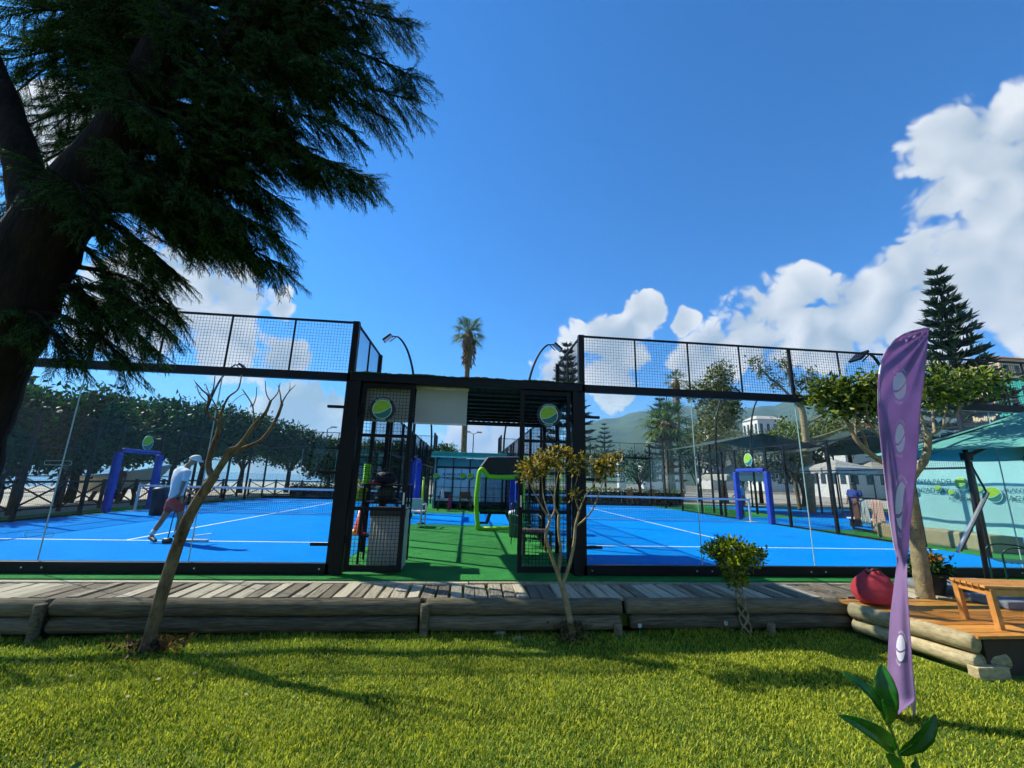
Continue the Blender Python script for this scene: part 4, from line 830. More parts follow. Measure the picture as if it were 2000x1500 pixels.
def cantilever():
    Yp = -1.2; base = at(1926, 1122, Yp); base.z = -.045; top = at(1884, 872, Yp); R = thing('cantilever_parasol', 'teal green cantilever parasol with dark pole at the right edge', 'parasol', base)
    PC = mat('parasol_cloth_teal', '#4f9286', .85, 0, .06, 2, translucent=.02); DK = mat('parasol_pole_grey', '#2a2e31', .4, .3, .1)
    hi = at(1889, 862, Yp)
    MB().tube([base, base.lerp(top, .5), top, top.lerp(hi, .6), hi+Vector((.05, .0, .02)), hi+Vector((.14, 0, .03)), hi+Vector((.30, .0, .04))], [.034, .032, .032, .032, .03, .03, .028], 10).build('pole', DK, R, True)
    k = base.lerp(top, .93); ap = hi+Vector((1.3, .05, .60))
    MB().bar(k, at(1990, 842, Yp-.05), .045).build('strut', DK, R); MB().cbox(k, (.11, .11, .12)).build('slider', DK, R, bevel=.015)
    q = at(1927, 962, Yp-.08); MB().bar(k, q, .022).build('tilt_rod', DK, R); MB().bar(q, at(1870, 1078, Yp-.1), .03).build('handle', STEEL, R); MB().bar(q+Vector((.03, 0, 0)), at(1877, 1076, Yp-.1), .022).build('handle', DK, R)
    # octagonal canopy
    rim = [at(1797, 877, Yp+.1), at(1868, 850, Yp+1.2)]; c0 = ap+Vector((.15, .05, -.42)); rr = (c0-rim[0]).length; pts = []
    c0.z = rim[0].z+.0
    for i in range(8): a = math.pi+i*math.pi/4-.10; pts.append(Vector((c0.x+rr*math.cos(a), c0.y+rr*math.sin(a), rim[0].z)))
    apex = Vector((c0.x, c0.y, rim[0].z+.72))
    for i in range(8):
        a_, b_ = pts[i], pts[(i+1) % 8]; m = MB(); n = 6
        for t in range(n+1):
            for s in range(n+1):
                e = a_.lerp(b_, s/n); v = e.lerp(apex, t/n); v.z -= .05*math.sin(math.pi*t/n)+.05*math.sin(math.pi*s/n)*(1-t/n)*.6; m.v.append(v)
        for t in range(n):
            for s in range(n): q_ = t*(n+1)+s; m.f.append((q_, q_+1, q_+n+2, q_+n+1))
        o = m.build('canopy_panel', PC, R, True); o.modifiers.new('t', 'SOLIDIFY').thickness = .004
        MB().bar(a_+Vector((0, 0, -.02)), apex+Vector((0, 0, -.06)), .018, .024).build('rib', DK, R)
    S_ = thing('parasol_base', 'grey concrete slabs weighting the foot of the cantilever parasol', 'parasol base', (base.x, base.y, -.045)); CON = mat('concrete_slab', '#7f858a', .85, 0, .15, 6, .3, 60)
    for i, (dx, dy, z) in enumerate(((-.42, -.45, 0), (.30, -.45, 0), (-.42, .30, 0), (.30, .30, 0))): MB().box((base.x+dx-.06, base.y+dy-.1, -.042), (base.x+dx+.60, base.y+dy+.56, .055)).build('slab', CON, S_, bevel=.02)
    MB().box((base.x-.55, base.y-.04, .057), (base.x+.55, base.y+.04, .10)).build('cross_foot', DK, S_); MB().box((base.x-.04, base.y-.55, .10), (base.x+.04, base.y+.55, .14)).build('cross_foot', DK, S_)
cantilever()

# printed banner wall beyond the right court
def banner():
    X = 13.2; R = thing('banner_wall', 'pale aqua printed banner wall reading ALANYA PADEL ACADEMY beyond the right court', 'banner', (X, 3, 0)); AQ = mat('aqua_banner', '#9fcfc6', .7, 0, .05, 1.2, .1, 6, translucent=.25)
    y0, y1 = -1.5, 5.25; b = MB(); n = 60
    for i in range(n+1):
        y = y0+(y1-y0)*i/n
        for j in range(9): z = .42+2.35*j/8; b.v.append(Vector((X+.02*math.sin(y*2.3)*(1-j/9)+.008*math.sin(y*7), y, z)))
    for i in range(n):
        for j in range(8): k = i*9+j; b.f.append((k, k+1, k+10, k+9))
    c = b.build('banner_cloth', AQ, R, True)
    for y in (-1.5, .75, 3., 5.25): MB().box((X+.06, y-.03, 0), (X+.12, y+.03, 2.85)).build('post', BLACK, R)
    MB().box((X-.35, 2.6, -.02), (X+.6, 5.6, .42)).build('planter_wall', mat('tan_render', '#9a8a68', .9, 0, .1), R, bevel=.06)
    MB().bar((X+.03, y0, 2.79), (X+.03, y1, 2.79), .05).build('top_rail', mat('pale_rail', '#a9c9c6', .6), R)
    fn = lambda cy, cz: plane_fn((X-.045, cy, cz), (0, -1, 0), (0, 0, 1), .0)
    def txt(s, px, py, size): p = atx(px, py, X-.045); flat_text(s, size, fn(p.y, p.z), 'lettering', LGREY, c)
    def lg(px, py, r): 
        p = atx(px, py, X-.05); sign_disc(c, (X-.06, p.y, p.z), (0, -1, 0), (0, 0, 1), r, 'printed_logo', PALE, False)
    txt('ALANYA PADEL', 1815, 944, .175); txt('ACADEMY', 1822, 962, .19); txt('ALANYA PADEL', 1878, 962, .12); txt('ACADEMY', 1878, 978, .13); lg(1879, 945, .17); lg(1941, 966, .19); txt('ALANYA PADEL', 2010, 962, .14); txt('ACADEMY', 2015, 980, .18)  # smaller second name is the glass reflection of the first, drawn as print
    for (px, py, r) in ((1833, 954, .09), (1860, 963, .09), (1915, 957, .09), (1788, 962, .08)): lg(px, py, r)
banner()

# ---------------------------------------------------------------- behind the gates
def cabinet():
    R = thing('storage_cabinet', 'low grey ribbed cabinet behind the left gate', 'cabinet', (-1.2, .35, 0)); GR = mat('ribbed_grey', '#a8a8a2', .6, 0, .1, 5); x0, x1, y0, y1, h = -1.50, -.955, .17, .62, .93
    MB().box((x0, y0+.02, .02), (x1, y1, h)).build('body', GR, R)
    k = 11
    for i in range(k): x = x0+(x1-x0)*(i+.5)/k; MB().lathe([(.016, .03), (.016, h-.12)], (x, y0+.022, 0), 8).build('front_rib', GR, R, True)
    MB().box((x0-.01, y0-.01, h-.11), (x1+.01, y0+.02, h-.015)).build('fascia', mat('cab_dark', '#3c3c3d', .5), R); MB().box((x0-.02, y0-.02, h-.01), (x1+.02, y1+.01, h+.015)).build('top', MATS['cab_dark'], R, bevel=.004)
cabinet()
def box_thing(name, label, cat, loc, fn, group=None): R = thing(name, label, cat, loc, group); fn(R); return R
LIME = mat('lime_plastic', '#7fd01a', .4, 0, .08); LIME2 = mat('lime_padding', '#93d112', .45, 0, .06, 5, translucent=.1); RED = mat('red_plastic', '#c01a1c', .4, 0, .08); YEL = mat('yellow_plastic', '#d8b818', .4, 0, .08); ORG_ = mat('orange_plastic', '#b8481c', .5, 0, .1); WHITEP = mat('white_plastic', '#c4c9c6', .45, 0, .06); DKGREY = mat('dark_grey_plastic', '#1a1b1d', .5)
# shelf rack on the left behind the gate with training gear
def rack(R):
    for x in (-1.76, -1.0):
        for y in (.75, 1.15): MB().box((x-.015, y-.015, 0), (x+.015, y+.015, 1.30)).build('upright', BLACK, R)
    for z in (.42, .98, 1.28): MB().box((-1.78, .73, z), (-.98, 1.17, z+.025)).build('shelf', BLACK, R)
box_thing('equipment_rack', 'black shelf rack of training gear behind the left gate', 'rack', (-1.38, .95, 0), rack)
def stack(R):
    p = at(716, 930, .95); x, y = p.x, .95
    for i in range(9): MB().lathe([(.055, 0), (.066, .012), (.066, .026), (.055, .038)], (x, y, 1.307+i*.0385), 16).build('ring', LIME, R, True)
box_thing('ring_stack', 'tall stack of lime green rings on the rack behind the left gate', 'rings', (at(716, 930, .95).x, .95, 1.305), stack)
def ballbucket(R):
    c = Vector((at(704, 960, .95).x, .92, 1.007)); MB().lathe([(.10, 0), (.125, .2), (.13, .205), (.118, .205)], c, 18).build('bucket', mat('olive_bucket', '#8a9a24', .5, 0, .1), R, True)
    for i in range(9): a = i*2.4; r = .02+.025*(i % 3); q = c+Vector((math.cos(a)*r*1.6, math.sin(a)*r*1.6, .19+.012*(i % 2))); MB().lathe([(.005, -.031), (.02, -.024), (.032, 0), (.02, .024), (.005, .031)], q, 10).build('ball', mat('felt_ball', '#b9c92a', .9), R, True)
box_thing('ball_bucket', 'olive green bucket of balls on the middle shelf behind the left gate', 'bucket', (at(704, 960, .95).x, .92, 1.005), ballbucket)
def cone(px, py, Y, z0, m, h, label, r=.09):
    p = at(px, py, Y); c = Vector((p.x, Y, z0)); R = thing('training_cone', label, 'cone', c, 'training cones'); MB().lathe([(r, .0), (r*.95, .01), (.018, h), (.012, h)], c, 16).build('cone_body', m, R, True); MB().cbox(c+Vector((0, 0, .006)), (r*2.3, r*2.3, .012)).build('cone_foot', m, R)
cone(699, 1040, .95, .447, RED, .42, 'tall red training cone on the lower shelf behind the left gate', .10); cone(735, 930, .95, 1.306, RED, .08, 'squat red marker cone on top of the rack', .09); cone(699, 925, .95, 1.306, YEL, .09, 'squat yellow marker cone on top of the rack', .08); cone(690, 1050, .9, .447, YEL, .09, 'small yellow marker cone beside the red one', .06); cone(706, 985, .85, .447, ORG_, .50, 'slim orange training cone in front of the red one', .05)
def bag(R):
    c = Vector((at(752, 945, .95).x, .95, 1.307)); n = 20; b = MB()
    b.lathe([(.05, 0), (.15, .03), (.17, .10), (.12, .19), (.05, .22)], c, 18, sx=1.2, sy=.8); b.build('bag_body', mat('navy_bag', '#14142c', .7), R, True); MB().tube(smooth_path([c+Vector((-.1, 0, .18)), c+Vector((0, -.05, .27)), c+Vector((.1, 0, .18))], 4), .012, 6).build('strap', DKGREY, R)
box_thing('sports_bag', 'dark navy sports bag on top of the rack behind the left gate', 'bag', (at(752, 945, .95).x, .95, 1.305), bag)
def wheelcart(R):
    c = Vector((at(755, 968, .95).x, .95, 1.006)); MB().lathe([(.13, -.02), (.16, 0), (.16, .03), (.13, .05)], c+Vector((0, -.05, .14)), 18, 'Y').build('drum', DKGREY, R, True); MB().box(c+Vector((-.2, -.04, 0)), c+Vector((.2, .1, .05))).build('cradle', DKGREY, R)
box_thing('hose_reel', 'black round reel on the middle shelf behind the left gate', 'reel', (at(755, 968, .95).x, .95, 1.005), wheelcart)

# lime framed rebound goal in the walkway
def rebounder():
    Y = 5.75; R = thing('rebound_frame', 'lime green padded rebound frame with black net and hood in the walkway', 'rebound frame', (.9, Y, 0)); g = lambda x, y, d=0: at(x, y, Y+d)
    pts = [g(936, 1028), g(931, 985), g(936, 925)]; MB().tube(smooth_path([g(934, 1034), g(930, 985), g(934, 940), g(937, 921), g(943, 917), g(952, 928), g(960, 931), g(1000, 932), g(1010, 928), g(1016, 917)], 4), .068, 10).build('padded_frame', LIME2, R, True)
    MB().tube([g(934, 1032), g(1018, 1032)], .05, 10).build('padded_foot', LIME2, R, True); MB().tube([g(1018, 1034), g(1021, 985), g(1018, 915)], .062, 10).build('padded_side', LIME2, R, True)
    h = [g(937, 915), g(953, 893), g(1016, 893), g(1018, 925), g(960, 929)]; b = MB(); n = len(h); b.v = [v for v in h]+[v+Vector((0, .5, .05)) for v in h]; b.f = [tuple(range(n-1, -1, -1)), tuple(range(n, 2*n))]+[(i, (i+1) % n, n+(i+1) % n, n+i) for i in range(n)]; b.build('hood', mat('black_tarp', (.008, .008, .009), .55), R, bevel=.02)
    a, c = g(940, 932, .05), g(1016, 1000, .05); mesh_panel((a.x, Y+.05, c.z), (c.x-a.x, 0, 0), (0, 0, a.z-c.z), R, .035, .009, 'rebound_net'); MB().box((a.x, Y+.09, c.z-.08), (c.x, Y+.12, c.z)).build('cross_bar', BLACK, R)
    for (x0, x1) in ((958, 950), (988, 998)): MB().bar(g(x0, 1000, .1), g(x1, 1022, .2), .07).build('leg', BLACK, R)
    MB().bar(g(936, 1021, .2), g(951, 1021, .2), .06).build('skid', BLACK, R); MB().bar(g(997, 1021, .2), g(1014, 1021, .2), .06).build('skid', BLACK, R)
rebounder()
for (px, Y, lab) in ((1022, 3.9, 'thin lime green foam pole behind the right gate'), (826, 7.2, 'thin lime green foam pole by the white folding chair')):
    p = at(px, 960, Y); R = thing('foam_pole', lab, 'pole', (p.x, Y, 0), 'lime foam poles'); MB().tube([(p.x, Y, .02), (p.x, Y, 2.05 if Y < 5 else 1.45)], .05 if Y < 5 else .035, 10).build('foam_tube', LIME2, R, True); MB().lathe([(.12, 0), (.12, .03), (.05, .05)], (p.x, Y, 0), 16).build('foot', DKGREY, R, True)
# furniture along the walkway
def simple_chair(loc, rz, label, m, m2, name='chair', arms=True, group=None, h=.82):
    R = thing(name, label, 'chair', loc, group); T = Matrix.Translation(loc)@Matrix.Rotation(rz, 4, 'Z'); w = lambda x, y, z: T@Vector((x, y, z))
    for s in (-1, 1):
        MB().bar(w(s*.24, -.24, 0), w(s*.24, -.24, .62 if arms else .42), .04).build('leg', m, R); MB().bar(w(s*.24, .24, 0), w(s*.24, .28, h), .04).build('leg', m, R)
        if arms: MB().bar(w(s*.24, -.26, .63), w(s*.24, .26, .63), .05, .03).build('armrest', m, R)
    b = MB(); b.hexa([w(-.24, -.26, .40), w(.24, -.26, .40), w(.24, .24, .40), w(-.24, .24, .40), w(-.24, -.26, .45), w(.24, -.26, .45), w(.24, .24, .45), w(-.24, .24, .45)]).build('seat', m2, R, bevel=.01)
    b = MB(); b.hexa([w(-.22, .245, .52), w(.22, .245, .52), w(.22, .28, .52), w(-.22, .28, .52), w(-.22, .275, h), w(.22, .275, h), w(.22, .31, h), w(-.22, .31, h)]).build('backrest', m2, R, bevel=.01); return R
q = atz(808, 1029, 0); simple_chair((q.x, q.y+.25, 0), math.radians(170), 'white folding chair on the turf in the walkway', WHITEP, WHITEP, 'folding_chair')
BROWN = mat('brown_wood', '#5b3a1c', .5, 0, .2, 5); OLIVE = mat('olive_cushion', '#3a3a30', .8, 0, .1)
q = atz(908, 997, 0); simple_chair((q.x, q.y, 0), math.radians(5), 'brown wooden armchair before the clubhouse windows', BROWN, BROWN, 'wooden_armchair'); q = atz(866, 997, 0); simple_chair((q.x, q.y, 0), math.radians(-5), 'olive cushioned armchair with a white cloth before the clubhouse', OLIVE, OLIVE, 'cushioned_armchair')
MB_ = MB(); q2 = Vector((q.x-.08, q.y+.18, .62)); o = MB().hexa([q2+Vector(v) for v in ((-.1, -.03, -.12), (.08, -.03, -.12), (.08, .02, -.12), (-.1, .02, -.12), (-.07, .03, .28), (.04, .03, .30), (.04, .07, .30), (-.07, .07, .28))]).build('towel', mat('white_towel', '#d5d7d6', .9), None, bevel=.015); tag(o, 'white towel draped on the olive armchair', 'towel')
def pinkbag(px, py, Y, lab, r=.12, h=.42):
    p = at(px, py, Y); c = Vector((p.x, Y, max(0, p.z))); R = thing('pink_bag', lab, 'bag', c, 'pink bags'); MB().lathe([(r*.8, 0), (r, .05), (r, h*.7), (r*.6, h*.95), (r*.3, h)], c, 14, sy=.7).build('bag_body', mat('pink_cloth', '#c01a5c', .6), R, True); MB().tube(smooth_path([c+Vector((-.05, 0, h*.9)), c+Vector((0, 0, h*1.25)), c+Vector((.05, 0, h*.9))], 4), .01, 5).build('handle', mat('pink_dark', '#7a0f3c', .6), R)
pinkbag(824, 1006, 10.6, 'bright pink bag standing on the blue crossing', .13, .5); pinkbag(877, 995, 13.0, 'pink bag between the two armchairs', .10, .5)
# green bistro chairs and table behind the right gate
p = at(1045, 1075, 2.6); garden_chair((p.x-.15, 3.0, 0), math.radians(20), 'dark green slatted armchair nearest the right gate'); garden_chair((p.x+.05, 4.3, 0), math.radians(160), 'dark green slatted armchair facing the other behind the right gate')
def wtable(R):
    c = Vector((1.45, 2.0, 0)); MB().cbox(c+Vector((0, 0, .42)), (.62, .6, .04)).build('table_top', BROWN, R, bevel=.005)
    for sx in (-1, 1):
        for sy in (-1, 1): MB().bar(c+Vector((sx*.27, sy*.26, 0)), c+Vector((sx*.27, sy*.26, .40)), .05).build('leg', BROWN, R)
box_thing('low_table', 'low brown wooden table behind the right gate', 'table', (1.45, 2.0, 0), wtable)
def bin_(R): c = at(1004, 1025, 4.4); c.z = 0; MB().lathe([(.12, 0), (.15, .55), (.16, .56)], c, 16).build('bin_body', mat('dull_grey', '#5a5c5a', .6), R, True); MB().lathe([(.165, .56), (.14, .64), (.03, .67)], c, 16).build('lid', WHITEP, R, True)
c_ = at(1004, 1025, 4.4); box_thing('waste_bin', 'grey bin with white lid beside the lime rebound frame', 'bin', (c_.x, c_.y, 0), bin_)

# clubhouse at the end of the walkway
def clubhouse():
    Y = 14.2; x0, x1 = at(848, 990, Y).x, at(1012, 990, Y).x; zt = at(900, 882, Y).z; R = thing('clubhouse', 'small glazed clubhouse with teal roof edge at the end of the walkway', 'building', ((x0+x1)/2, Y, 0)); TEALR = mat('teal_roof', '#1f8f7c', .6, 0, .1); FR = mat('dark_frame', '#14181c', .5)
    MB().box((x0-.1, Y+3.2, 0), (x1+.1, Y+3.4, zt-.2)).build('rear_wall', mat('club_wall', '#8fb5b8', .8), R); MB().box((x0-.12, Y+.15, 0), (x0-.02, Y+3.2, zt-.2)).build('side_wall', MATS['club_wall'], R); MB().box((x1+.02, Y+.15, 0), (x1+.12, Y+3.2, zt-.2)).build('side_wall', MATS['club_wall'], R)
    r = MB().hexa([(x0-.25, Y-.35, zt-.28), (x1+.25, Y-.35, zt-.28), (x1+.25, Y+3.5, zt-.05), (x0-.25, Y+3.5, zt-.05), (x0-.25, Y-.35, zt-.05), (x1+.25, Y-.35, zt-.05), (x1+.25, Y+3.5, zt+.15), (x0-.25, Y+3.5, zt+.15)]).build('roof', TEALR, R, bevel=.02); MB().box((x0-.27, Y-.39, zt-.33), (x1+.27, Y-.355, zt-.26)).build('gutter', mat('mint_gutter', '#7fd0bd', .5), r)
    hh = zt-.35; zb = hh*.80; MB().box((x0, Y-.02, zb), (x1, Y+.04, zb+.10)).build('transom', FR, R); MB().box((x0, Y-.005, zb+.10), (x1, Y+.01, hh)).build('upper_panel', mat('teal_panel', '#2f8a92', .3, 0, .1), R)
    n = 5; BLIND = mat('window_blind', '#e6eef4', .8, 0, .04)
    for i in range(n):
        a, b_ = x0+(x1-x0)*i/n, x0+(x1-x0)*(i+1)/n; MB().box((a-.03, Y-.03, 0), (a+.03, Y+.05, hh)).build('mullion', FR, R)
        w = MB().box((a+.03, Y, .1), (b_-.03, Y+.012, zb)).build('window', GLASS2, R)
        for k in range(1, 4): z = .1+(zb-.1)*k/4; MB().box((a+.03, Y-.012, z-.012), (b_-.03, Y-.002, z+.012)).build('glazing_bar', FR, w)
        MB().box(((a+b_)/2-.01, Y-.014, .1), ((a+b_)/2+.01, Y-.003, zb)).build('glazing_bar', FR, w); MB().box((a+.04, Y+.02, .35), (b_-.04, Y+.03, zb)).build('blind', BLIND, w)
    MB().box((x1-.03, Y-.03, 0), (x1+.03, Y+.05, hh)).build('mullion', FR, R)
    w0 = R; p = at(888, 931, Y-.03); fn = plane_fn((p.x, Y-.03, p.z), (1, 0, 0), (0, 0, 1), 0); flat_text('ALANYA PADEL', .17, fn, 'lettering', TEAL, R, 0, .05); flat_text('ACADEMY', .17, fn, 'lettering', TEAL, R, 0, -.15)
    for px in (853, 905, 920): p = at(px, 931, Y-.03); sign_disc(R, (p.x, Y-.035, p.z), (1, 0, 0), (0, 0, 1), .17, 'window_logo', PALE, False)
clubhouse()
# round stickers on the door mesh of both courts
for (px, py, X, lab, s) in ((289, 865, XL-CW+.03, 'round green ball sign over the blue door of the left court', 1), (1461, 898, XR+CW-.03, 'round green ball sign over the blue door of the right court', -1)):
    p = atx(px, py, X); R = thing('round_sign', lab, 'sign', p, 'round court signs'); sign_disc(R, p, (0, s, 0), (0, 0, 1), .27, 'sign_plate', PALE, False); MB().bar(p+Vector((0, 0, -.2)), Vector((p.x, p.y, 2.1)), .03).build('bracket', BLACK, R)
# pale makers' plates stuck to the glass
for (px, py, lab) in ((77, 1044, 'pale oblong sticker low on the left court glass'), (114, 904, 'pale oblong sticker at eye level on the left court glass')):
    p = at(px, py, -.012); R = thing('glass_sticker', lab, 'sticker', p, 'glass stickers'); w, h = .19, .036; b = MB(); n = 24; out = []
    for k in range(n): a = 2*math.pi*k/n; out.append((math.cos(a)*h+(w-h if math.cos(a) > 0 else -(w-h)), math.sin(a)*h))
    for s in (1, .78): b.v += [p+Vector((x*(1 if s == 1 else .95), -.004, z*s)) for x, z in out]
    b.f = [(k, (k+1) % n, n+(k+1) % n, n+k) for k in range(n)]; b.build('outline', mat('sticker_pale', '#7d9aa0', .5), R)
# ================================================================ background trees
def branchy(b, base, h, r, crown_c, crown_r, k=7):
    fork = Vector(base)+Vector((random.uniform(-.1, .1), random.uniform(-.1, .1), h)); limb(b, [base, Vector(base).lerp(fork, .5)+Vector((random.uniform(-.08, .08), random.uniform(-.08, .08), 0)), fork], r, r*.75, 4, 9, .06)
    for i in range(k):
        a = i*2.4+random.random(); e = Vector(crown_c)+Vector((math.cos(a)*crown_r[0]*.75, math.sin(a)*crown_r[1]*.75, random.uniform(-.2, .5)*crown_r[2])); limb(b, [fork-Vector((0, 0, .1)), fork.lerp(e, .5)+Vector((0, 0, .15*crown_r[2])), e], r*.45, r*.12, 4, 6, .08)
def leafy(name, label, base, trunk_h, r, blobs, leaf, size, m, bark, group=None, spread=.2, width=.5, k=7, shell=.72):
    R = thing(name, label, 'tree', base, group); b = MB(); c0, r0, _ = blobs[0]; branchy(b, base, trunk_h, r, c0, r0, k); b.build('trunk', bark, R, True)
    P, Dd = clumps(blobs, 0, leaf, spread, shell); np_mesh('crown', *leaves(P, size, width, Dd, .9), m, R)['kind'] = 'stuff'; return R
rt = random.Random(5)
tl = [(-17.2, 4.8, 4.6), (-17.0, 7.9, 5.0), (-17.5, 10.9, 4.7), (-17.0, 13.6, 4.8), (-17.4, 16.6, 5.2), (-17.0, 19.7, 5.5), (-17.2, 23.0, 5.9), (-16.4, 26.4, 5.8), (-14.2, 29.0, 5.4), (-11.2, 29.6, 4.5), (-8.4, 30.2, 4.3), (-5.6, 30.0, 4.5), (-2.8, 30.4, 4.2)]
ordn = ['nearest', 'second', 'third', 'fourth', 'fifth', 'sixth', 'seventh', 'eighth', 'ninth', 'tenth', 'eleventh', 'twelfth', 'last']
for i, (x, y, h) in enumerate(tl):
    w = rt.uniform(2.2, 2.6); c = (x, y, h-1.75)
    leafy('ficus_tree', f'dense dark rounded tree beyond the left court, {ordn[i]} of the row from the left', (x, y, -.03), 1.7, .19, [(c, (w, w, 1.6), 150), ((x+rt.uniform(-.7, .7), y+rt.uniform(-.7, .7), h-.95), (1.2, 1.2, .9), 34), ((x, y, h-2.5), (w*.9, w*.9, 1.0), 90), ((x, y, h-2.0), (w*.5, w*.5, 1.2), 50)], 26, .25, LEAF_FICUS, BARK_D, 'trees beyond the left court', .24)
def norfolk(label, base, h, rad, tiers=22, seed=1):
    r_ = random.Random(seed); base = Vector(base); R = thing('norfolk_pine', label, 'tree', base, 'norfolk pines'); MB().tube([base, base+Vector((0, 0, h*.6)), base+Vector((0, 0, h))], [h*.016, h*.011, h*.002], 8).build('trunk', BARK_D, R, True)
    P, Dd, b = [], [], MB()
    for t in range(tiers):
        f = t/(tiers-1); z = h*(.14+.84*f); L = rad*(1-f)**.8*(.92+.16*r_.random())+rad*.03; k = 9 if f < .8 else 6; ph = r_.random()*6
        for i in range(k):
            a = ph+2*math.pi*i/k+r_.uniform(-.12, .12); d = Vector((math.cos(a), math.sin(a), -.10+.45*f)); s = base+Vector((0, 0, z)); l = L*r_.uniform(.88, 1.08); e = s+d*l+Vector((0, 0, l*.10)); b.tube([s, s.lerp(e, .55)+Vector((0, 0, -.03*l)), e], [.03*h/12, .02*h/12, .008], 4, False)
            n = int(10+26*l/rad); sd = Vector((-d.y, d.x, 0)).normalized()
            for j in range(n):
                u = .12+.88*(j+r_.random())/n; p = s.lerp(e, u)+Vector((0, 0, -.04*l*math.sin(math.pi*u))); side = (1 if j % 2 else -1)*r_.uniform(.25, .8); P.append(tuple(p)); Dd.append(tuple(d*.7+sd*side+Vector((0, 0, r_.uniform(.05, .5)))))
    b.build('branches', BARK_D, R); V1, F1 = leaves(np.array(P), h*.040, .20, np.array(Dd), .12, .3, .10); V2, F2 = leaves(np.array(P), h*.028, .22, np.array(Dd)+np.array([[0, 0, .45]]), .3, .3, .1)
    np_mesh('crown', *merge((V1, F1), (V2, F2)), LEAF_ARAU, R)['kind'] = 'stuff'
def pine_at(label, ptop, pbase, Y, halfpx, seed, tiers=22):
    t = at(*ptop, Y); b = at(ptop[0], pbase, Y); b.z = max(-.03, 0) if True else 0; rad = halfpx/FPX*(Y+7); b = Vector((t.x, Y, -.03)); norfolk(label, b, t.z+.03, rad, tiers, seed)
pine_at('large norfolk pine rising behind the purple flag', (1828, 528), 950, 19, 92, 1, 19); pine_at('norfolk pine cut off by the right picture edge', (2028, 590), 950, 21, 70, 2, 17)
pine_at('norfolk pine rising behind the right end of the entrance canopy', (1108, 672), 950, 34, 58, 3, 18); pine_at('small far norfolk pine against the hill', (1180, 828), 930, 62, 36, 4, 13); pine_at('norfolk pine half hidden behind the bushy palm', (1288, 768), 940, 46, 40, 5, 15)
# fan palms
def palm(label, base, h, r, leafn, llen, seed, skirt=True, bushy=False, group='fan palms'):
    q = random.Random(seed); base = Vector(base); R = thing('fan_palm', label, 'palm', base, group); top = base+Vector((q.uniform(-.1, .1)*h*.1, 0, h))
    MB().tube([base, base.lerp(top, .3), base.lerp(top, .75), base.lerp(top, .84), base.lerp(top, .93), top], [r*1.1, r*.8, r*.72, r*1.25, r*1.75, r*1.0], 12).build('trunk', PALMTRUNK, R, True)
    if skirt:
        n = 260; z = rng.random(n); a = rng.random(n)*6.28; P = np.array(base)+np.stack([np.cos(a)*r*1.3, np.sin(a)*r*1.3, h*(.80+.19*z)], 1); np_mesh('dead_skirt', *leaves(P, .42*llen/1.2, .16, np.stack([np.cos(a)*.5, np.sin(a)*.5, -.9+0*z], 1), .25), DEADLEAF, R)['kind'] = 'stuff'
    for i in range(leafn):
        f = i/(leafn-1); el = math.radians(80-125*f+q.uniform(-12, 12)); a = i*2.39996+q.uniform(-.2, .2); d = Vector((math.cos(a)*math.cos(el), math.sin(a)*math.cos(el), math.sin(el))); pl = llen*q.uniform(.65, .9)*(.7 if el > 1 else 1); e = top+d*pl+Vector((0, 0, -.12*pl*f))
        b = MB(); b.tube([top, top.lerp(e, .5)+Vector((0, 0, .05*pl)), e], [.022*llen, .017*llen, .012*llen], 4, False); up = Vector((0, 0, 1)); s = d.cross(up); s = s.normalized() if s.length > .05 else Vector((1, 0, 0)); nb = 15
        for k in range(nb):
            th = math.radians(-105+210*k/(nb-1)); bd = (d*math.cos(th)+s*math.sin(th)).normalized(); l = llen*q.uniform(.62, .78)*(1-.25*abs(k/(nb-1)-.5)); w = .045*llen; sd = bd.cross(Vector((0, 0, 1))); sd = sd.normalized() if sd.length > .05 else s; m1 = e+bd*l*.55; t1 = e+bd*l+Vector((0, 0, -.30*l)); n0 = len(b.v)
            b.v += [e-sd*w*.2, e+sd*w*.2, m1+sd*w*.55, m1-sd*w*.55, t1]; b.f += [(n0, n0+1, n0+2, n0+3), (n0+3, n0+2, n0+4)]
        b.build('frond', LEAF_PALM, R)
t = at(918, 648, 28); palm('tall fan palm with swollen trunk rising behind the entrance canopy', (t.x, 28, -.03), t.z, .30, 34, 1.25, 1)
t = at(1319, 742, 40); palm('slender tall fan palm seen through the right mesh fence', (t.x, 40, -.03), t.z, .22, 24, 1.25, 2)
t = at(1303, 818, 25); palm('broad bushy palm beyond the far right corner of the right court', (t.x, 25, -.03), t.z-.2, .42, 46, 1.75, 3)
t = at(882, 872, 40); palm('small far palm top peeking over the clubhouse roof', (t.x, 40, -.03), t.z-.4, .16, 18, .9, 4, False)
# right-hand trees
def tr(px, py, Y): return at(px, py, Y)
c = tr(1402, 800, 27); leafy('rubber_tree', 'large glossy green tree beyond the right court left of the bare-trunked tree', (c.x, 27, -.03), 2.6, .3, [(tuple(c), (2.0, 2.0, 2.3), 130), (tuple(tr(1405, 735, 27)), (1.2, 1.2, 1.3), 44), (tuple(tr(1365, 765, 27)), (1.0, 1.0, .8), 24), (tuple(tr(1380, 850, 27)), (2.2, 2.2, 1.4), 80)], 22, .28, mat('rubber_leaf', '#33491a', .4, 0, 0, 1, island=1.1, c2='#8a8f3a', translucent=.3), BARK, None, .26)
c = tr(1440, 865, 24); leafy('olive_tree', 'grey-green feathery olive tree beyond the right court', (c.x, 24, -.03), 1.4, .15, [(tuple(c), (1.7, 1.7, 1.3), 110), (tuple(tr(1390, 885, 24)), (1.5, 1.4, 1.0), 60)], 30, .16, LEAF_OLIVE, BARK, None, .22, .22)
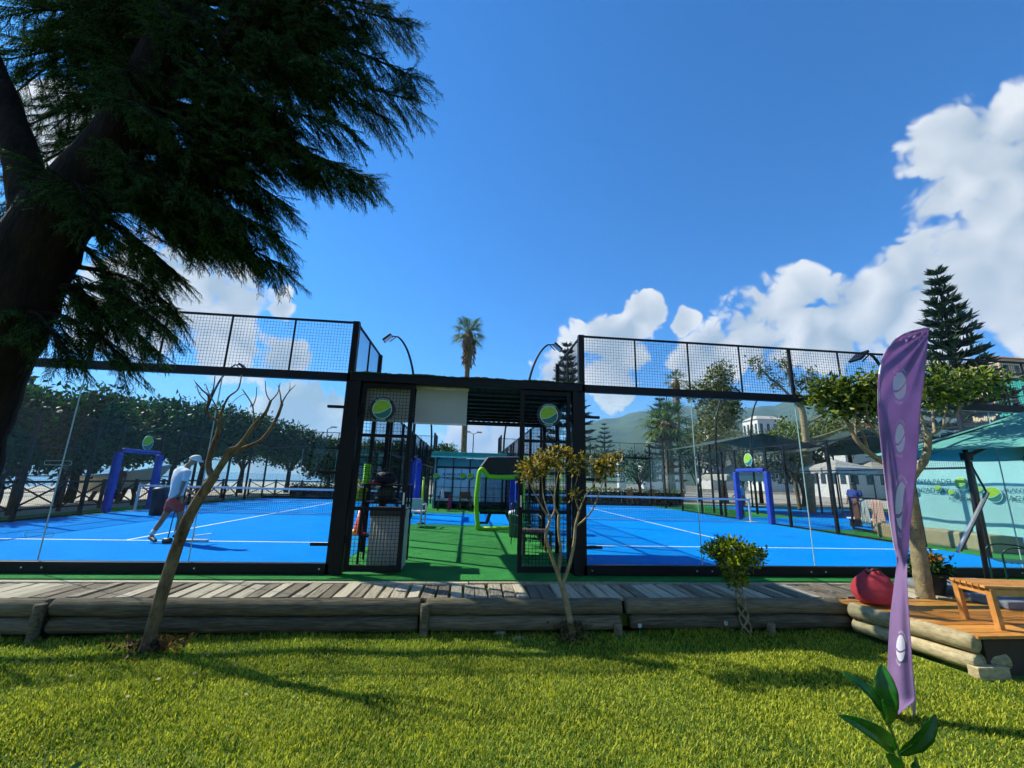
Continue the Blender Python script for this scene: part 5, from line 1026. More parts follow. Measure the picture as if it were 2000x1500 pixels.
c = tr(1360, 890, 30); leafy('dark_shrub_tree', 'dark low tree between the bushy palm and the olive tree', (c.x, 30, -.03), 1.2, .15, [(tuple(c), (2.2, 2.0, 1.6), 90)], 22, .24, LEAF_FICUS, BARK_D, None, .26)
c = tr(1545, 850, 19); leafy('young_ficus', 'leafy tree right of the olive tree behind the shade net', (c.x, 19, -.03), 1.8, .14, [(tuple(c), (1.5, 1.5, 1.0), 60), (tuple(tr(1600, 850, 19)), (1.5, 1.5, 1.2), 60), (tuple(tr(1500, 860, 19)), (.9, .9, .7), 26)], 20, .20, LEAF_GREEN, BARK, None, .22)
def bare_trunked():
    Y = 17; g = lambda x, y, d=0: at(x, y, Y+d); base = Vector((g(1580, 950).x, Y, -.03)); R = thing('pollarded_tree', 'tall grey pollarded tree with sparse leaf tufts behind the mesh fence', 'tree', base); b = MB()
    limb(b, [base, g(1577, 890), g(1572, 840), g(1566, 800), g(1552, 765)], .24, .16, 5, 10, .06); limb(b, [g(1566, 800), g(1535, 765), g(1500, 735), g(1478, 712)], .10, .03); limb(b, [g(1555, 770), g(1545, 740), g(1535, 715), g(1525, 700)], .09, .03); limb(b, [g(1570, 830), g(1600, 815), g(1640, 798), g(1668, 790)], .09, .03); limb(b, [g(1573, 860), g(1610, 850), g(1650, 835), g(1680, 812)], .08, .03); limb(b, [g(1556, 775), g(1575, 750), g(1580, 728)], .06, .02); b.build('trunk', BARK_P, R, True)
    P, Dd = clumps([(tuple(g(x, y)), (rx, rx, rz), n) for (x, y, rx, rz, n) in ((1478, 712, .45, .5, 9), (1492, 730, .4, .4, 8), (1528, 708, .4, .55, 10), (1540, 740, .5, .5, 9), (1580, 735, .5, .5, 9), (1515, 745, .4, .4, 6), (1640, 800, .5, .3, 8), (1600, 770, .5, .4, 8), (1560, 745, .5, .4, 7))], 0, 16, .16); np_mesh('crown', *leaves(P, .2, .4, Dd), mat('tuft_leaf', '#3d4f25', .5, 0, 0, 2, island=1, c2='#7d8a55', translucent=.3), R)['kind'] = 'stuff'
bare_trunked()
for i, (px, py, Y, w, lab) in enumerate(((1650, 845, 22, 2.2, 'round dark tree behind the leafy terrace tree on the right'), (1720, 830, 26, 2.6, 'dark tree mass directly behind the purple flag'), (1480, 905, 29, 2.0, 'shady tree behind the white parasol'), (1250, 915, 34, 2.2, 'low bushy tree beyond the far right corner fence'), (1160, 905, 40, 2.4, 'dark bushy tree seen past the right gate post'), (1560, 905, 25, 2.2, 'shady dark tree between the two white parasols'))):
    c = tr(px, py, Y); leafy('shade_tree', lab, (c.x, Y, -.03), max(1., c.z-1.6), .18, [(tuple(c), (w, w, 1.5), 80)], 22, .26, LEAF_FICUS if i % 2 else LEAF_OLIVE, BARK_D, 'trees beyond the right court', .28)
# clipped hedges
def hedge(label, x0, x1, y0, y1, h, m):
    R = thing('hedge', label, 'hedge', ((x0+x1)/2, (y0+y1)/2, -.03), 'hedges'); n = int((x1-x0)*(y1-y0)*h*260)+600; P = np.stack([x0+(x1-x0)*rng.random(n), y0+(y1-y0)*rng.random(n), .02+h*rng.random(n)**.7], 1); np_mesh('foliage', *leaves(P, .14, .5), m, R)['kind'] = 'stuff'; MB().box((x0+.2, y0+.1, -.03), (x1-.2, y1-.1, h*.8)).build('inner_stems', BARK_D, R)
hedge('long low green hedge beyond the far end of the right court', 1.5, 15, 21.6, 22.6, 1.0, LEAF_GREEN); hedge('dark hedge beyond the far end of the left court', -12, -2.5, 23.4, 24.2, .8, LEAF_FICUS)
# ---------------------------------------------------------------- railings, promenade, boat
RAILM = mat('brown_rail', '#2e2018', .7, 0, .2)
def railing(label, p, q, bay=1.6, h=1.0):
    p, q = Vector(p), Vector(q); R = thing('cross_railing', label, 'railing', p, 'promenade railings'); n = max(1, round((q-p).length/bay)); d = (q-p)/n
    for i in range(n+1): a = p+d*i; MB().bar(a, a+Vector((0, 0, h+.08)), .09).build('post', RAILM, R)
    for i in range(n):
        a, b = p+d*i, p+d*(i+1); z1, z0 = Vector((0, 0, h-.06)), Vector((0, 0, .15)); MB().bar(a+Vector((0, 0, h)), b+Vector((0, 0, h)), .07).build('top_rail', RAILM, R); MB().bar(a+z0, b+z0, .05).build('bottom_rail', RAILM, R)
        MB().bar(a+z0, b+z1, .045).build('brace', RAILM, R); MB().bar(a+z1, b+z0, .04).build('brace', RAILM, R)
railing('brown cross-braced railing beside the left court', (-13.9, 3, -.03), (-13.9, 21, -.03)); railing('brown cross-braced railing across the far end of the left court', (-13.9, 22.4, -.03), (-2.6, 22.4, -.03)); railing('dark cross-braced railing on the promenade by the sea', (-23, 4, -.03), (-23, 30, -.03), 2.)
def boat():
    Y = 15.5; c = at(255, 985, Y); R = thing('beached_boat', 'white and cream boat hull with raised bow behind the left court', 'boat', (c.x, Y, -.03)); st = at(150, 985, Y); bo = at(322, 925, Y); n = 16; b = MB(); L = (bo-st); ux = Vector((1, 0, 0)); rows = 7
    for i in range(n+1):
        t = i/n; x = st.x+(bo.x-st.x)*t; beam = 1.0*math.sin(math.pi*(.30+.70*t))**.8 if t < 1 else .02; sheer = 1.05+.62*t**2.2; keel = .32+.95*t**3.0
        for j in range(rows): s = j/(rows-1); b.v += [Vector((x+.25*t*s, Y-beam*(.15+.85*s**.6), keel+(sheer-keel)*s))]
        for j in range(rows): s = 1-j/(rows-1); b.v += [Vector((x+.25*t*s, Y+beam*(.15+.85*s**.6), keel+(sheer-keel)*s))]
    m = rows*2
    for i in range(n):
        for j in range(m-1): k = i*m+j; b.f.append((k, k+m, k+m+1, k+1))
        k = i*m; b.f.append((k+m-1, k+2*m-1, k+m, k))
    b.f.append(tuple(range(m))); b.build('hull', mat('cream_hull', '#e0d3b4', .4, 0, .06, 2, coat=.2), R, True)
    b = MB(); b.tube([Vector((st.x+(bo.x-st.x)*t+.25*t, Y-(1.0*math.sin(math.pi*(.30+.70*t))**.8 if t < 1 else .02), 1.07+.62*t**2.2)) for t in [i/12 for i in range(13)]], .05, 6); b.build('gunwale', WHITEP, R, True)
    for x in (.25, .6): p = st.lerp(bo, x); MB().bar((p.x, Y-.5, -.03), (p.x, Y-.2, .55), .12).build('cradle', RAILM, R); MB().bar((p.x, Y+.5, -.03), (p.x, Y+.2, .55), .12).build('cradle', RAILM, R)
boat()
# white parasols and shade over the terraces beyond the right court
def white_parasol(label, px, py_top, py_rim, Y, halfpx, m):
    t = at(px, py_top, Y); rim = at(px, py_rim, Y).z; r = halfpx/FPX*(Y+7)*1.05; R = thing('market_parasol', label, 'parasol', (t.x, Y, -.03), 'white parasols'); MB().tube([(t.x, Y, -.03), (t.x, Y, t.z)], .035, 8).build('pole', BROWN, R)
    pts = [Vector((t.x+r*math.cos(a), Y+r*math.sin(a), rim)) for a in [math.pi/4+i*math.pi/2 for i in range(4)]]
    for i in range(4):
        a, b_ = pts[i], pts[(i+1) % 4]; o = MB().poly([a, b_, (t.x, Y, t.z)]).build('canopy_panel', m, R); o.modifiers.new('t', 'SOLIDIFY').thickness = .006; v = MB(); n = 8
        for k in range(n+1): e = a.lerp(b_, k/n); v.v += [e, e-Vector((0, 0, .24+.05*(k % 2)))]
        v.f = [(2*k, 2*k+2, 2*k+3, 2*k+1) for k in range(n)]; o = v.build('valance', m, R); o.modifiers.new('t', 'SOLIDIFY').thickness = .006
CANV = mat('white_canvas', '#c4bfb2', .8, 0, .05, 2, translucent=.3)
white_parasol('white square parasol beyond the right court net post', 1432, 906, 930, 17, 60, CANV); white_parasol('white square parasol half hidden by the purple flag', 1632, 898, 915, 13.5, 62, CANV); white_parasol('long cream awning parasol behind the flag', 1700, 900, 918, 15.5, 66, mat('cream_canvas', '#b5ae96', .8, 0, .05, 2, translucent=.3))
SH = mat('shade_net', '#44584f', .9, 0, .15, 2, translucent=.35)
def shade(label, pts, Y0, Y1):
    a, b_, c_ = (at(x, y, Y0) for x, y in pts); R = thing('shade_canopy', label, 'canopy', (b_.x, Y0, 0), 'shade canopies'); d = Vector((0, Y1-Y0, 0))
    for p, q in ((a, b_), (b_, c_)): o = MB().poly([p, q, q+d, p+d]).build('roof_slope', SH, R); o.modifiers.new('t', 'SOLIDIFY').thickness = .02
    for p in (a, c_, a+d, c_+d): MB().bar(p, (p.x, p.y, -.03), .08).build('post', BLACK, R)
shade('grey-green pitched shade canopy beyond the right court doorway', ((1385, 868), (1490, 846), (1610, 872)), 15, 20); shade('dark green pitched shade canopy left of the flag', ((1590, 880), (1690, 838), (1790, 880)), 16, 22)
# ---------------------------------------------------------------- far buildings and hill
def house(label, x, y, w, d, h, wall, roof, cols=4, fl=2, name='house', flat=False):
    R = thing(name, label, 'building', (x, y, -.5), 'far buildings'); WM = mat('wall_'+wall, wall, .9, 0, .06, .4); RM = mat('roof_'+roof, roof, .85, 0, .1, 1); MB().box((x-w/2, y-d/2, -.5), (x+w/2, y+d/2, h)).build('wall', WM, R)
    if flat: MB().box((x-w/2-.3, y-d/2-.3, h), (x+w/2+.3, y+d/2+.3, h+.35)).build('roof', RM, R)
    else: MB().hexa([(x-w/2-.5, y-d/2-.5, h), (x+w/2+.5, y-d/2-.5, h), (x+w/2+.5, y+d/2+.5, h), (x-w/2-.5, y+d/2+.5, h), (x-w*.3, y-d*.1, h+w*.16), (x+w*.3, y-d*.1, h+w*.16), (x+w*.3, y+d*.1, h+w*.16), (x-w*.3, y+d*.1, h+w*.16)]).build('roof', RM, R)
    WG = mat('far_window', '#25313a', .2)
    for f in range(fl):
        for c in range(cols):
            wx = x-w/2+w*(c+.5)/cols; z = h*(f+.35)/fl; ww, hh = w/cols*.42, h/fl*.45; o = MB().box((wx-ww/2, y-d/2-.05, z), (wx+ww/2, y-d/2-.01, z+hh)).build('window', WG, R); MB().box((wx-ww/2-.1, y-d/2-.12, z-.14), (wx+ww/2+.1, y-d/2-.01, z-.04)).build('sill', WM, o)
            o = MB().box((x-w/2-.05, y-d/2+d*(c+.5)/cols-ww/2, z), (x-w/2-.01, y-d/2+d*(c+.5)/cols+ww/2, z+hh)).build('window', WG, R)
def hs(px, py_top, Y, wpx, label, wall, roof, **k):
    p = at(px, py_top, Y); s = (Y+7)/FPX; house(label, p.x, Y, wpx*s, wpx*s*.8, p.z, wall, roof, **k)
hs(1945, 712, 75, 110, 'cream hillside house with tiled roof at the upper right edge', '#c9b48c', '#9a6a4a', fl=4); hs(2030, 742, 48, 120, 'building wrapped in teal scaffold net at the right edge', '#2f9a90', '#5a6a68', fl=3, flat=True); hs(1740, 775, 90, 90, 'white apartment house behind the terrace tree', '#c8c4ba', '#8a8f92', fl=4, flat=True); hs(1655, 842, 70, 120, 'low white house with red roof beyond the trees', '#c9c6c0', '#8e4a38', fl=2); hs(1490, 822, 160, 60, 'far white house on the slope left of the pollarded tree', '#cfccc6', '#b5aca0', fl=3)
hs(1212, 884, 140, 20, 'tiny white house below the hill', '#d0cdc8', '#a88', fl=2, cols=2) if False else hs(1212, 880, 140, 14, 'tiny white tower house below the hill', '#d0cdc8', '#b0a090', fl=3, cols=2, flat=True)
hs(1290, 905, 60, 70, 'low white building seen beyond the far right fence', '#c9c9c4', '#9aa2a2', fl=1, flat=True); hs(1400, 850, 180, 70, 'white villa on the far slope behind the big glossy tree', '#cfcac2', '#9a6a52', fl=2)
def hill(name, prof, Yr, depth, m, seed):
    r_ = np.random.default_rng(seed); n = 150; xs = np.linspace(prof[0][0], prof[-1][0], n); ys = np.interp(xs, [p[0] for p in prof], [p[1] for p in prof]); ridge = np.array([at(x, y, Yr) for x, y in zip(xs, ys)]); k = 26; V = []
    for j in range(k+1):
        t = j/k; z = ridge[:, 2]*(1-(1-t)**1.6)*(1+.0*t)-2*(1-t)+8*np.sin(xs*.11+j*.9)*t*(1-t)+14*(r_.random(n)-.5)*t*(1-t)*.6+ (2.0*(r_.random(n)-.5)*t); sx = ridge[:, 0]*(1-(1-t)*depth/(Yr+7)) ; V.append(np.stack([sx, np.full(n, Yr-depth*(1-t)), z], 1))
    V.append(np.stack([ridge[:, 0]*1.2, np.full(n, Yr+depth), np.full(n, -5.)], 1)); V = np.concatenate(V); Fc = np.array([(j*n+i, j*n+i+1, (j+1)*n+i+1, (j+1)*n+i) for j in range(k+1) for i in range(n-1)]); struct(np_mesh(name, V, Fc, m, smooth=True))
HM = mat('hill_scrub', '#2a3d26', .95, 0, 0, .012, .6, .05, spec=.1, c2='#50603e')
hill('near_hill', [(1040, 912), (1090, 880), (1130, 842), (1150, 832), (1180, 823), (1208, 822), (1235, 812), (1255, 808), (1280, 812), (1310, 806), (1345, 800), (1365, 801), (1400, 803), (1450, 806), (1490, 800), (1515, 800), (1545, 785), (1580, 776), (1640, 775), (1720, 785), (1800, 790), (1900, 800), (2050, 820), (2300, 880)], 1500, 900, HM, 1)
# street lamps far behind
for (px, py, Y, lab) in ((640, 838, 45, 'small far lamp post over the left tree row'), (925, 848, 45, 'far double lamp post over the clubhouse roof')):
    t = at(px, py, Y); R = thing('street_lamp', lab, 'street lamp', (t.x, Y, -.03), 'far street lamps'); MB().tube([(t.x, Y, -.03), (t.x, Y, t.z)], [.09, .05], 7).build('pole', BLACK, R)
    for s in ((-1, 1) if px > 700 else (1,)): MB().bar((t.x, Y, t.z), (t.x+s*.6, Y, t.z+.25), .06).build('arm', BLACK, R); MB().cbox((t.x+s*.7, Y, t.z+.25), (.6, .4, .14)).build('lamp_head', mat('lamp_grey', '#6a6e70', .4), R)
# clothes rail and bench between the courts on the right
def rail():
    p = atz(1712, 1040, 0); R = thing('clothes_rail', 'dark rail hung with checked cloths beyond the right court', 'clothes rail', (p.x, p.y, 0)); a, b_ = atz(1668, 1034, 0), atz(1752, 1050, 0)
    for q in (a, b_): MB().bar(q, q+Vector((0, 0, 1.12)), .05).build('upright', BLACK, R)
    MB().bar(a+Vector((0, 0, 1.12)), b_+Vector((0, 0, 1.12)), .06).build('hanging_bar', BLACK, R); MB().bar(a+Vector((0, 0, .05)), b_+Vector((0, 0, .05)), .06).build('foot_bar', BLACK, R)
    def cloth(t0, t1, z0, m, lab):
        p0, p1 = a.lerp(b_, t0), a.lerp(b_, t1); v = MB(); n = 14; nrm = Vector((-(p1-p0).y, (p1-p0).x, 0)).normalized()
        for i in range(n+1):
            for j in range(9): s = j/8; e = p0.lerp(p1, .5+(i/n-.5)*(.75+.25*s)); v.v.append(e+Vector((0, 0, 1.10-(1.10-z0)*s))+nrm*(.035*math.sin(i*1.5)*s-.045))
        for i in range(n):
            for j in range(8): k = i*9+j; v.f.append((k, k+1, k+10, k+9))
        o = v.build('cloth', m, None, True); o.modifiers.new('t', 'SOLIDIFY').thickness = .01; tag(o, lab, 'cloth', 'hung cloths')
    def checked(nm, c1, c2):
        m = mat(nm, c1, .9); N = m.node_tree.nodes; L = m.node_tree.links; w = N.new('ShaderNodeTexBrick'); w.inputs['Scale'].default_value = 9; w.inputs['Color1'].default_value = (*lin(c1), 1); w.inputs['Color2'].default_value = (*lin(c1), 1); w.inputs['Mortar'].default_value = (*lin(c2), 1); w.inputs['Mortar Size'].default_value = .03; w.offset = 0; w.inputs['Brick Width'].default_value = .5
        tc = N.new('ShaderNodeTexCoord'); mp = N.new('ShaderNodeMapping'); mp.inputs['Rotation'].default_value = (math.radians(90), 0, 0); L.new(tc.outputs['Object'], mp.inputs[0]); L.new(mp.outputs[0], w.inputs[0]); L.new(w.outputs[0], N['Principled BSDF'].inputs['Base Color']); return m
    cloth(.10, .24, .35, mat('brown_cloth', '#6a4634', .9), 'plain brown cloth hanging leftmost on the rail'); cloth(.28, .50, .28, checked('grey_check', '#b9beb6', '#4a5050'), 'white and grey checked cloth hanging on the rail'); cloth(.54, .86, .06, checked('pink_check', '#c9a794', '#6a4038'), 'long pink checked cloth hanging rightmost on the rail')
    c = atz(1685, 1030, 0); S_ = thing('white_bench', 'low white bench beside the clothes rail', 'bench', (c.x, c.y, 0)); MB().cbox(c+Vector((0, -.15, .32)), (.5, 1.1, .06)).build('seat', WHITEP, S_, bevel=.01)
    for s in (-.6, .3): MB().cbox(c+Vector((0, s, .145)), (.4, .06, .29)).build('leg', DKGREY, S_)
rail()
# potted wooden chairs by the far right hedge
for (px, lab) in ((1236, 'orange wooden chair by the hedge left of the bushy palm'), (1280, 'orange wooden chair by the hedge below the bushy palm')):
    p = at(px, 985, 20.9); simple_chair((p.x, 20.9, -.008), math.radians(20), lab, mat('orange_wood', '#a85a22', .6), MATS['orange_wood'], 'wooden_chair', False, 'wooden chairs by the hedge', 1.0)
# ================================================================ people
def skin(name, J, edges, rad, root, m, parent, sub=2):
    names = list(J); ix = {n: i for i, n in enumerate(names)}; o0 = ORG[parent.name]; me = bpy.data.meshes.new(name); me.from_pydata([tuple(Vector(J[n])-o0) for n in names], [(ix[a], ix[b]) for a, b in edges], []); me.update()
    o = link(name, me, m, parent); md = o.modifiers.new('skin', 'SKIN'); md.use_smooth_shade = True
    for n in names:
        r = rad[n]; r = r if hasattr(r, '__len__') else (r, r); sv = me.skin_vertices[0].data[ix[n]]; sv.radius = r; sv.use_root = n == root
    sb = o.modifiers.new('sub', 'SUBSURF'); sb.levels = sub; sb.render_levels = sub; return o
def person(label, J, cols, base, H=1.75, cap=None, long_trousers=False, group=None, hair='#2a2018', sleeve=.75):
    R = thing('person', label, 'person', base, group); k = H/1.75; V = {n: Vector(p) for n, p in J.items()}; SK = mat('skin_'+cols[2], cols[2], .55, 0, .08, 9)
    d = {}; r = {}
    def put(n, p, rr): d[n] = p; r[n] = tuple(x*k for x in rr) if hasattr(rr, '__len__') else rr*k
    hd = V['head']; fwd = V['face'].normalized(); up = (hd-V['neck']).normalized()
    put('pelvis', V['pelvis'], (.13, .10)); put('waist', V['pelvis'].lerp(V['chest'], .5), (.125, .09)); put('chest', V['chest'], (.15, .105)); put('neckb', V['neck'], .055); put('jaw', hd-up*.055*k+fwd*.015*k, .062); put('head', hd+up*.01*k, .082); put('crown', hd+up*.06*k-fwd*.01*k, .074)
    put('nose', hd+fwd*.095*k-up*.02*k, .012)
    E = [('pelvis', 'waist'), ('waist', 'chest'), ('chest', 'neckb'), ('neckb', 'jaw'), ('jaw', 'head'), ('head', 'crown'), ('head', 'nose')]
    for s in 'lr':
        put('sh'+s, V['sh'+s], .058); put('el'+s, V['el'+s], .042); put('wr'+s, V['wr'+s], .028); hdv = (V['ha'+s]-V['wr'+s]).normalized(); put('pa'+s, V['wr'+s]+hdv*.06*k, (.036, .018)); E += [('chest', 'sh'+s), ('sh'+s, 'el'+s), ('el'+s, 'wr'+s), ('wr'+s, 'pa'+s)]
        sd = hdv.cross(Vector((0, 0, 1))); sd = sd.normalized() if sd.length > .1 else Vector((1, 0, 0)); cu = sd.cross(hdv)
        for q, (off, ln) in enumerate(((-.027, .06), (-.009, .072), (.009, .07), (.026, .055))):
            a = V['wr'+s]+hdv*.10*k+sd*off*k; put(f'f{s}{q}a', a, .0085); put(f'f{s}{q}b', a+hdv*ln*.55*k-cu*.012*k, .0085); put(f'f{s}{q}c', a+hdv*ln*.85*k-cu*.035*k, .0075); E += [('pa'+s, f'f{s}{q}a'), (f'f{s}{q}a', f'f{s}{q}b'), (f'f{s}{q}b', f'f{s}{q}c')]
        a = V['wr'+s]+hdv*.05*k-sd*.040*k; put(f't{s}a', a, .0095); put(f't{s}b', a+hdv*.045*k-sd*.012*k-cu*.01*k, .009); E += [('pa'+s, f't{s}a'), (f't{s}a', f't{s}b')]
        put('hi'+s, V['hi'+s], .088); put('kn'+s, V['kn'+s], .056); put('ca'+s, V['kn'+s].lerp(V['an'+s], .35), .056); put('an'+s, V['an'+s], .036); put('to'+s, V['to'+s], (.036, .026)); E += [('pelvis', 'hi'+s), ('hi'+s, 'kn'+s), ('kn'+s, 'ca'+s), ('ca'+s, 'an'+s), ('an'+s, 'to'+s)]
    skin('body', d, E, r, 'pelvis', SK, R)
    # shirt
    d, r = {}, {}; put('hem', V['pelvis']-(V['chest']-V['pelvis'])*.12, (.165, .125)); put('pelvis', V['pelvis'].lerp(V['chest'], .2), (.165, .125)); put('waist', V['pelvis'].lerp(V['chest'], .55), (.165, .120)); put('chest', V['chest'], (.18, .128)); put('col', V['chest'].lerp(V['neck'], .75), .075); E = [('hem', 'pelvis'), ('pelvis', 'waist'), ('waist', 'chest'), ('chest', 'col')]
    for s in 'lr': put('sh'+s, V['sh'+s], .078); put('sl'+s, V['sh'+s].lerp(V['el'+s], sleeve), .070); E += [('chest', 'sh'+s), ('sh'+s, 'sl'+s)]
    skin('shirt', d, E, r, 'waist', mat('shirt_'+cols[0], cols[0], .85, 0, .06, 6, .3, 30), R)
    d, r = {}, {}; put('belt', V['pelvis'].lerp(V['chest'], .14), (.15, .115)); put('pelvis', V['pelvis']-Vector((0, 0, .03*k)), (.155, .12)); E = [('belt', 'pelvis')]
    for s in 'lr':
        put('hi'+s, V['hi'+s].lerp(V['kn'+s], .12), .108); put('th'+s, V['hi'+s].lerp(V['kn'+s], .62), .098); E += [('pelvis', 'hi'+s), ('hi'+s, 'th'+s)]
        if long_trousers: put('kn'+s, V['kn'+s], .075); put('cu'+s, V['an'+s], .062); E += [('th'+s, 'kn'+s), ('kn'+s, 'cu'+s)]
    skin('trousers' if long_trousers else 'shorts', d, E, r, 'pelvis', mat('trouser_'+cols[1], cols[1], .85, 0, .1, 6), R)
    for s in 'lr':
        a, t = V['an'+s], V['to'+s]; fd = (t-a); fd.z = 0; fd = fd.normalized(); z = Vector((0, 0, 1)); dd = {'heel': a-fd*.05*k-z*.035*k, 'mid': a.lerp(t, .45)-z*.012*k, 'toe': t+fd*.03*k}; rr = {'heel': (.045*k, .042*k), 'mid': (.048*k, .045*k), 'toe': (.042*k, .028*k)}; skin('shoe', dd, [('heel', 'mid'), ('mid', 'toe')], rr, 'mid', mat('shoe_'+cols[3], cols[3], .6), R)
        if not long_trousers: MB().tube([a+(V['kn'+s]-a)*.0, a+(V['kn'+s]-a)*.32], [.044*k, .050*k], 10).build('sock', mat('white_sock', '#b8c4c6', .9), R, True)
    b = MB(); n = 16; top = []; ax, sx, ux = fwd, fwd.cross(up).normalized(), up
    for i in range(7):
        ph = math.pi/2*i/6
        for q in range(n): a = 2*math.pi*q/n; b.v.append(hd+up*.02*k+(ax*math.cos(a)*.108+sx*math.sin(a)*.093)*math.cos(ph)*k+ux*math.sin(ph)*.108*k)
    for i in range(6):
        for q in range(n): b.f.append((i*n+q, i*n+(q+1) % n, (i+1)*n+(q+1) % n, (i+1)*n+q))
    b.f.append(tuple(range(n-1, -1, -1))); o = b.build('cap' if cap else 'hair', mat('cap_'+(cap or hair), cap or hair, .8), R, True)
    if cap:
        b = MB(); m = 9
        for q in range(m): a = -1.1+2.2*q/(m-1); e = ax*math.cos(a)*.105+sx*math.sin(a)*.092; f = ax*(math.cos(a)*.105+.075*math.cos(a*.9))+sx*math.sin(a)*.088; b.v += [hd+up*.022*k+e*k, hd+up*.006*k+f*k, hd+up*.0*k+f*k, hd+up*.014*k+e*k]
        for q in range(m-1): c = q*4; b.f += [(c, c+1, c+5, c+4), (c+2, c+3, c+7, c+6), (c+1, c+2, c+6, c+5)]
        b.build('brim', MATS['cap_'+cap], o, True)
    return R
# the man walking over the left court
Ym = 2.85; g = lambda x, y, d=0: at(x, y, Ym+d)
JM = dict(head=g(379, 898, .02), neck=g(368, 908, .02), chest=g(357, 926, .0), pelvis=g(342, 974, .0), face=Vector((.80, .55, -.22)),
          shl=g(346, 919, .14), shr=g(367, 922, -.17), ell=g(352, 948, .24), wrl=g(372, 962, .30), hal=g(382, 968, .32), elr=g(357, 948, -.20), wrr=g(352, 964, -.16), har=g(346, 972, -.13),
          hil=g(336, 984, .08), hir=g(350, 985, -.09), knl=g(318, 1014, .04), anl=g(295, 1046, -.05), tol=g(303, 1057, -.16), knr=g(352, 1014, -.02), anr=g(343, 1042, .18), tor=g(354, 1046, .25))
def fix(J):
    for s in 'lr': J['an'+s].z = max(J['an'+s].z, .085); J['to'+s].z = .035
fix(JM); JM['anl'].z = max(.10, JM['anl'].z)
person('man in white T-shirt, red shorts and white cap striding over the left court', JM, ('#c3ccd6', '#a8322a', '#8a6048', '#2b2424'), (JM['pelvis'].x, Ym, 0), 1.72, '#cfd2d0')
hand = JM['har']; R = thing('ball_sweeper', 'thin pole with a black roller trailed by the man on the left court', 'sweeper', (hand.x-.12, Ym-.05, 0)); low = g(328, 1050, -.18); low.z = .055
MB().tube([hand+Vector((.02, 0, .03)), low], .011, 7).build('pole', mat('sweeper_pole', '#33393d', .4, .4), R, True); MB().lathe([(.03, -.09), (.055, -.07), (.055, .07), (.03, .09)], low, 14, 'X').build('roller', DKGREY, R, True)
R = thing('drag_mat', 'low pale squeegee frame lying on the left court line ahead of the man', 'squeegee', g(375, 1052, .1)); p = g(375, 1052, .1); p.z = .0
MB().box((p.x-.2, p.y-.05, .006), (p.x+.32, p.y+.05, .05)).build('blade', WHITEP, R, bevel=.01); MB().tube([(p.x, p.y, .05), (p.x+.05, p.y+.02, .12), (p.x+.35, p.y+.05, .16)], .012, 6).build('handle', STEEL, R)
R = thing('court_bin', 'dark bin standing behind the man near the left court door', 'bin', (at(309, 985, 8.6).x, 8.6, 0)); p = at(309, 985, 8.6); MB().lathe([(.20, 0), (.24, .75), (.25, .77), (.22, .77)], (p.x, 8.6, 0), 16).build('bin_body', DKGREY, R, True); MB().lathe([(.255, .77), (.2, .86), (.04, .9)], (p.x, 8.6, 0), 16).build('lid', DKGREY, R, True)
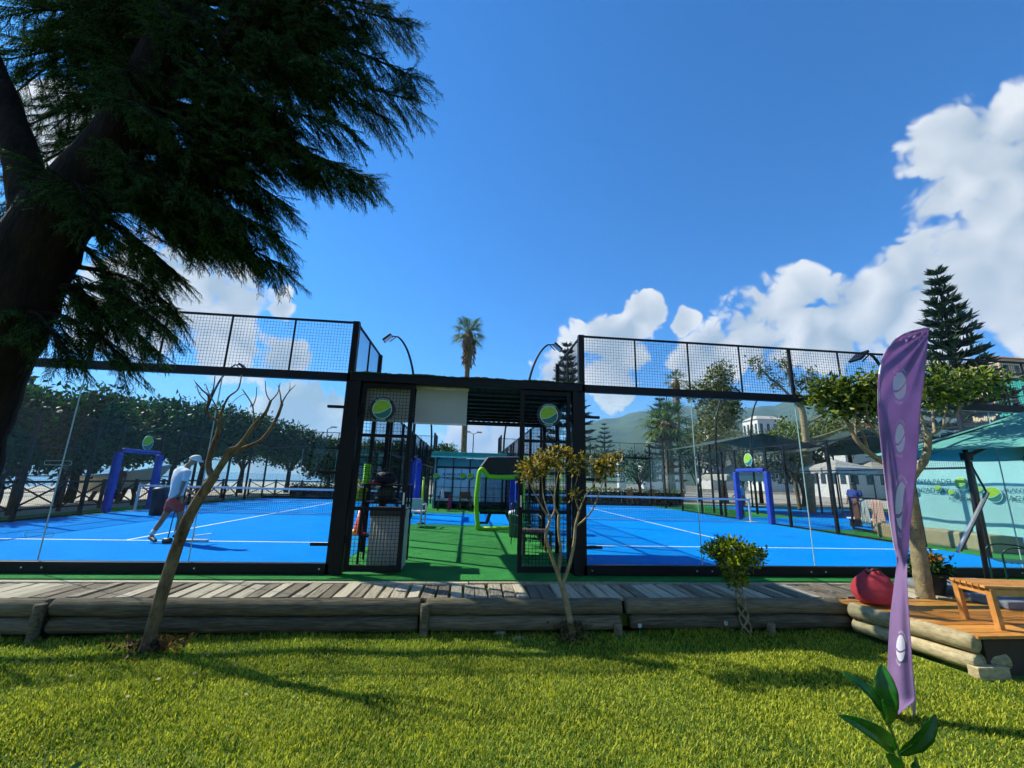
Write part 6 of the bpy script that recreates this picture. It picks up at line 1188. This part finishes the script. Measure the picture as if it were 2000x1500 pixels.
def stander(label, loc, rz, cols, H=1.7, walk=.0, arms=0., trousers=True, cap=None, hair='#2a2018'):
    k = H/1.75; T = Matrix.Translation(loc)@Matrix.Rotation(rz, 4, 'Z'); w = lambda x, y, z: T@Vector((x*k, y*k, z*k)); a = walk
    J = dict(head=w(0, .03, 1.62), neck=w(0, 0, 1.47), chest=w(0, 0, 1.27), pelvis=w(0, 0, .95), shl=w(-.19, 0, 1.40), shr=w(.19, 0, 1.40), ell=w(-.24, -.05+arms*.1, 1.13), elr=w(.24, -.05+arms*.1, 1.13), wrl=w(-.22, .08+arms*.25, .92+arms*.15), wrr=w(.22, .08+arms*.25, .92+arms*.15), hal=w(-.21, .13+arms*.3, .85+arms*.15), har=w(.21, .13+arms*.3, .85+arms*.15), hil=w(-.095, 0, .88), hir=w(.095, 0, .88), knl=w(-.10, .04+a*.25, .48), knr=w(.10, .04-a*.15, .48), anl=w(-.10, a*.28, .085), anr=w(.10, -a*.35, .085), tol=w(-.11, .15+a*.28, .035), tor=w(.11, .13-a*.35, .035), face=(T.to_3x3()@Vector((0, 1, 0))))
    for s in 'lr': J['to'+s].z = loc[2]+.035
    return person(label, J, cols, loc, H, cap, trousers, 'people in the background', hair)
p = atx(1451, 1000, 12.75); stander('person in teal shirt and dark trousers beside the right court net post', (12.75, p.y, -.008), math.radians(60), ('#4fa3b0', '#1d2230', '#8a6048', '#222222'), 1.72, .1, .8)
p = at(22, 985, 9.5); stander('person in dark clothes by the railing at the far left', (-14.7, 8.2, -.03), math.radians(-100), ('#23262b', '#1a1c20', '#6a4a38', '#111111'), 1.7, .2, .6); stander('person in purple top by the railing at the far left', (-14.9, 9.1, -.03), math.radians(-70), ('#4a3050', '#23222a', '#7a5644', '#111111'), 1.6, .1, .7)
stander('person in dark jacket standing beside the tree trunks left of the blue door', (-15.2, 11.0, -.03), math.radians(150), ('#1c1e24', '#20222a', '#7a5644', '#111111'), 1.65, .3, .3); stander('person in brown top behind the blue door of the left court', (-15.0, 13.3, -.03), math.radians(40), ('#6a3a24', '#2a2c34', '#7a5644', '#111111'), 1.68, .3, .2); stander('person in blue shirt among the parasols beyond the right court', (15.6, 9.0, -.01), math.radians(120), ('#24408a', '#1a2238', '#7a5644', '#111111'), 1.7, .2, .5)
# ================================================================ the air
hz = MB().box((-3050, -1550, -1.7), (3050, 3650, 345)).build('haze', None); hz['kind'] = 'stuff'; hz['label'] = 'pale bluish haze in the air over the far hill'; hz['category'] = 'haze'
hm = bpy.data.materials.new('haze_air'); hm.use_nodes = True; N = hm.node_tree.nodes; L = hm.node_tree.links; N.remove(N['Principled BSDF']); pv = N.new('ShaderNodeVolumePrincipled'); pv.inputs['Color'].default_value = (.42, .70, 1, 1); pv.inputs['Density'].default_value = .00028; pv.inputs['Anisotropy'].default_value = .1; L.new(pv.outputs[0], N['Material Output'].inputs['Volume']); hz.data.materials.append(hm)
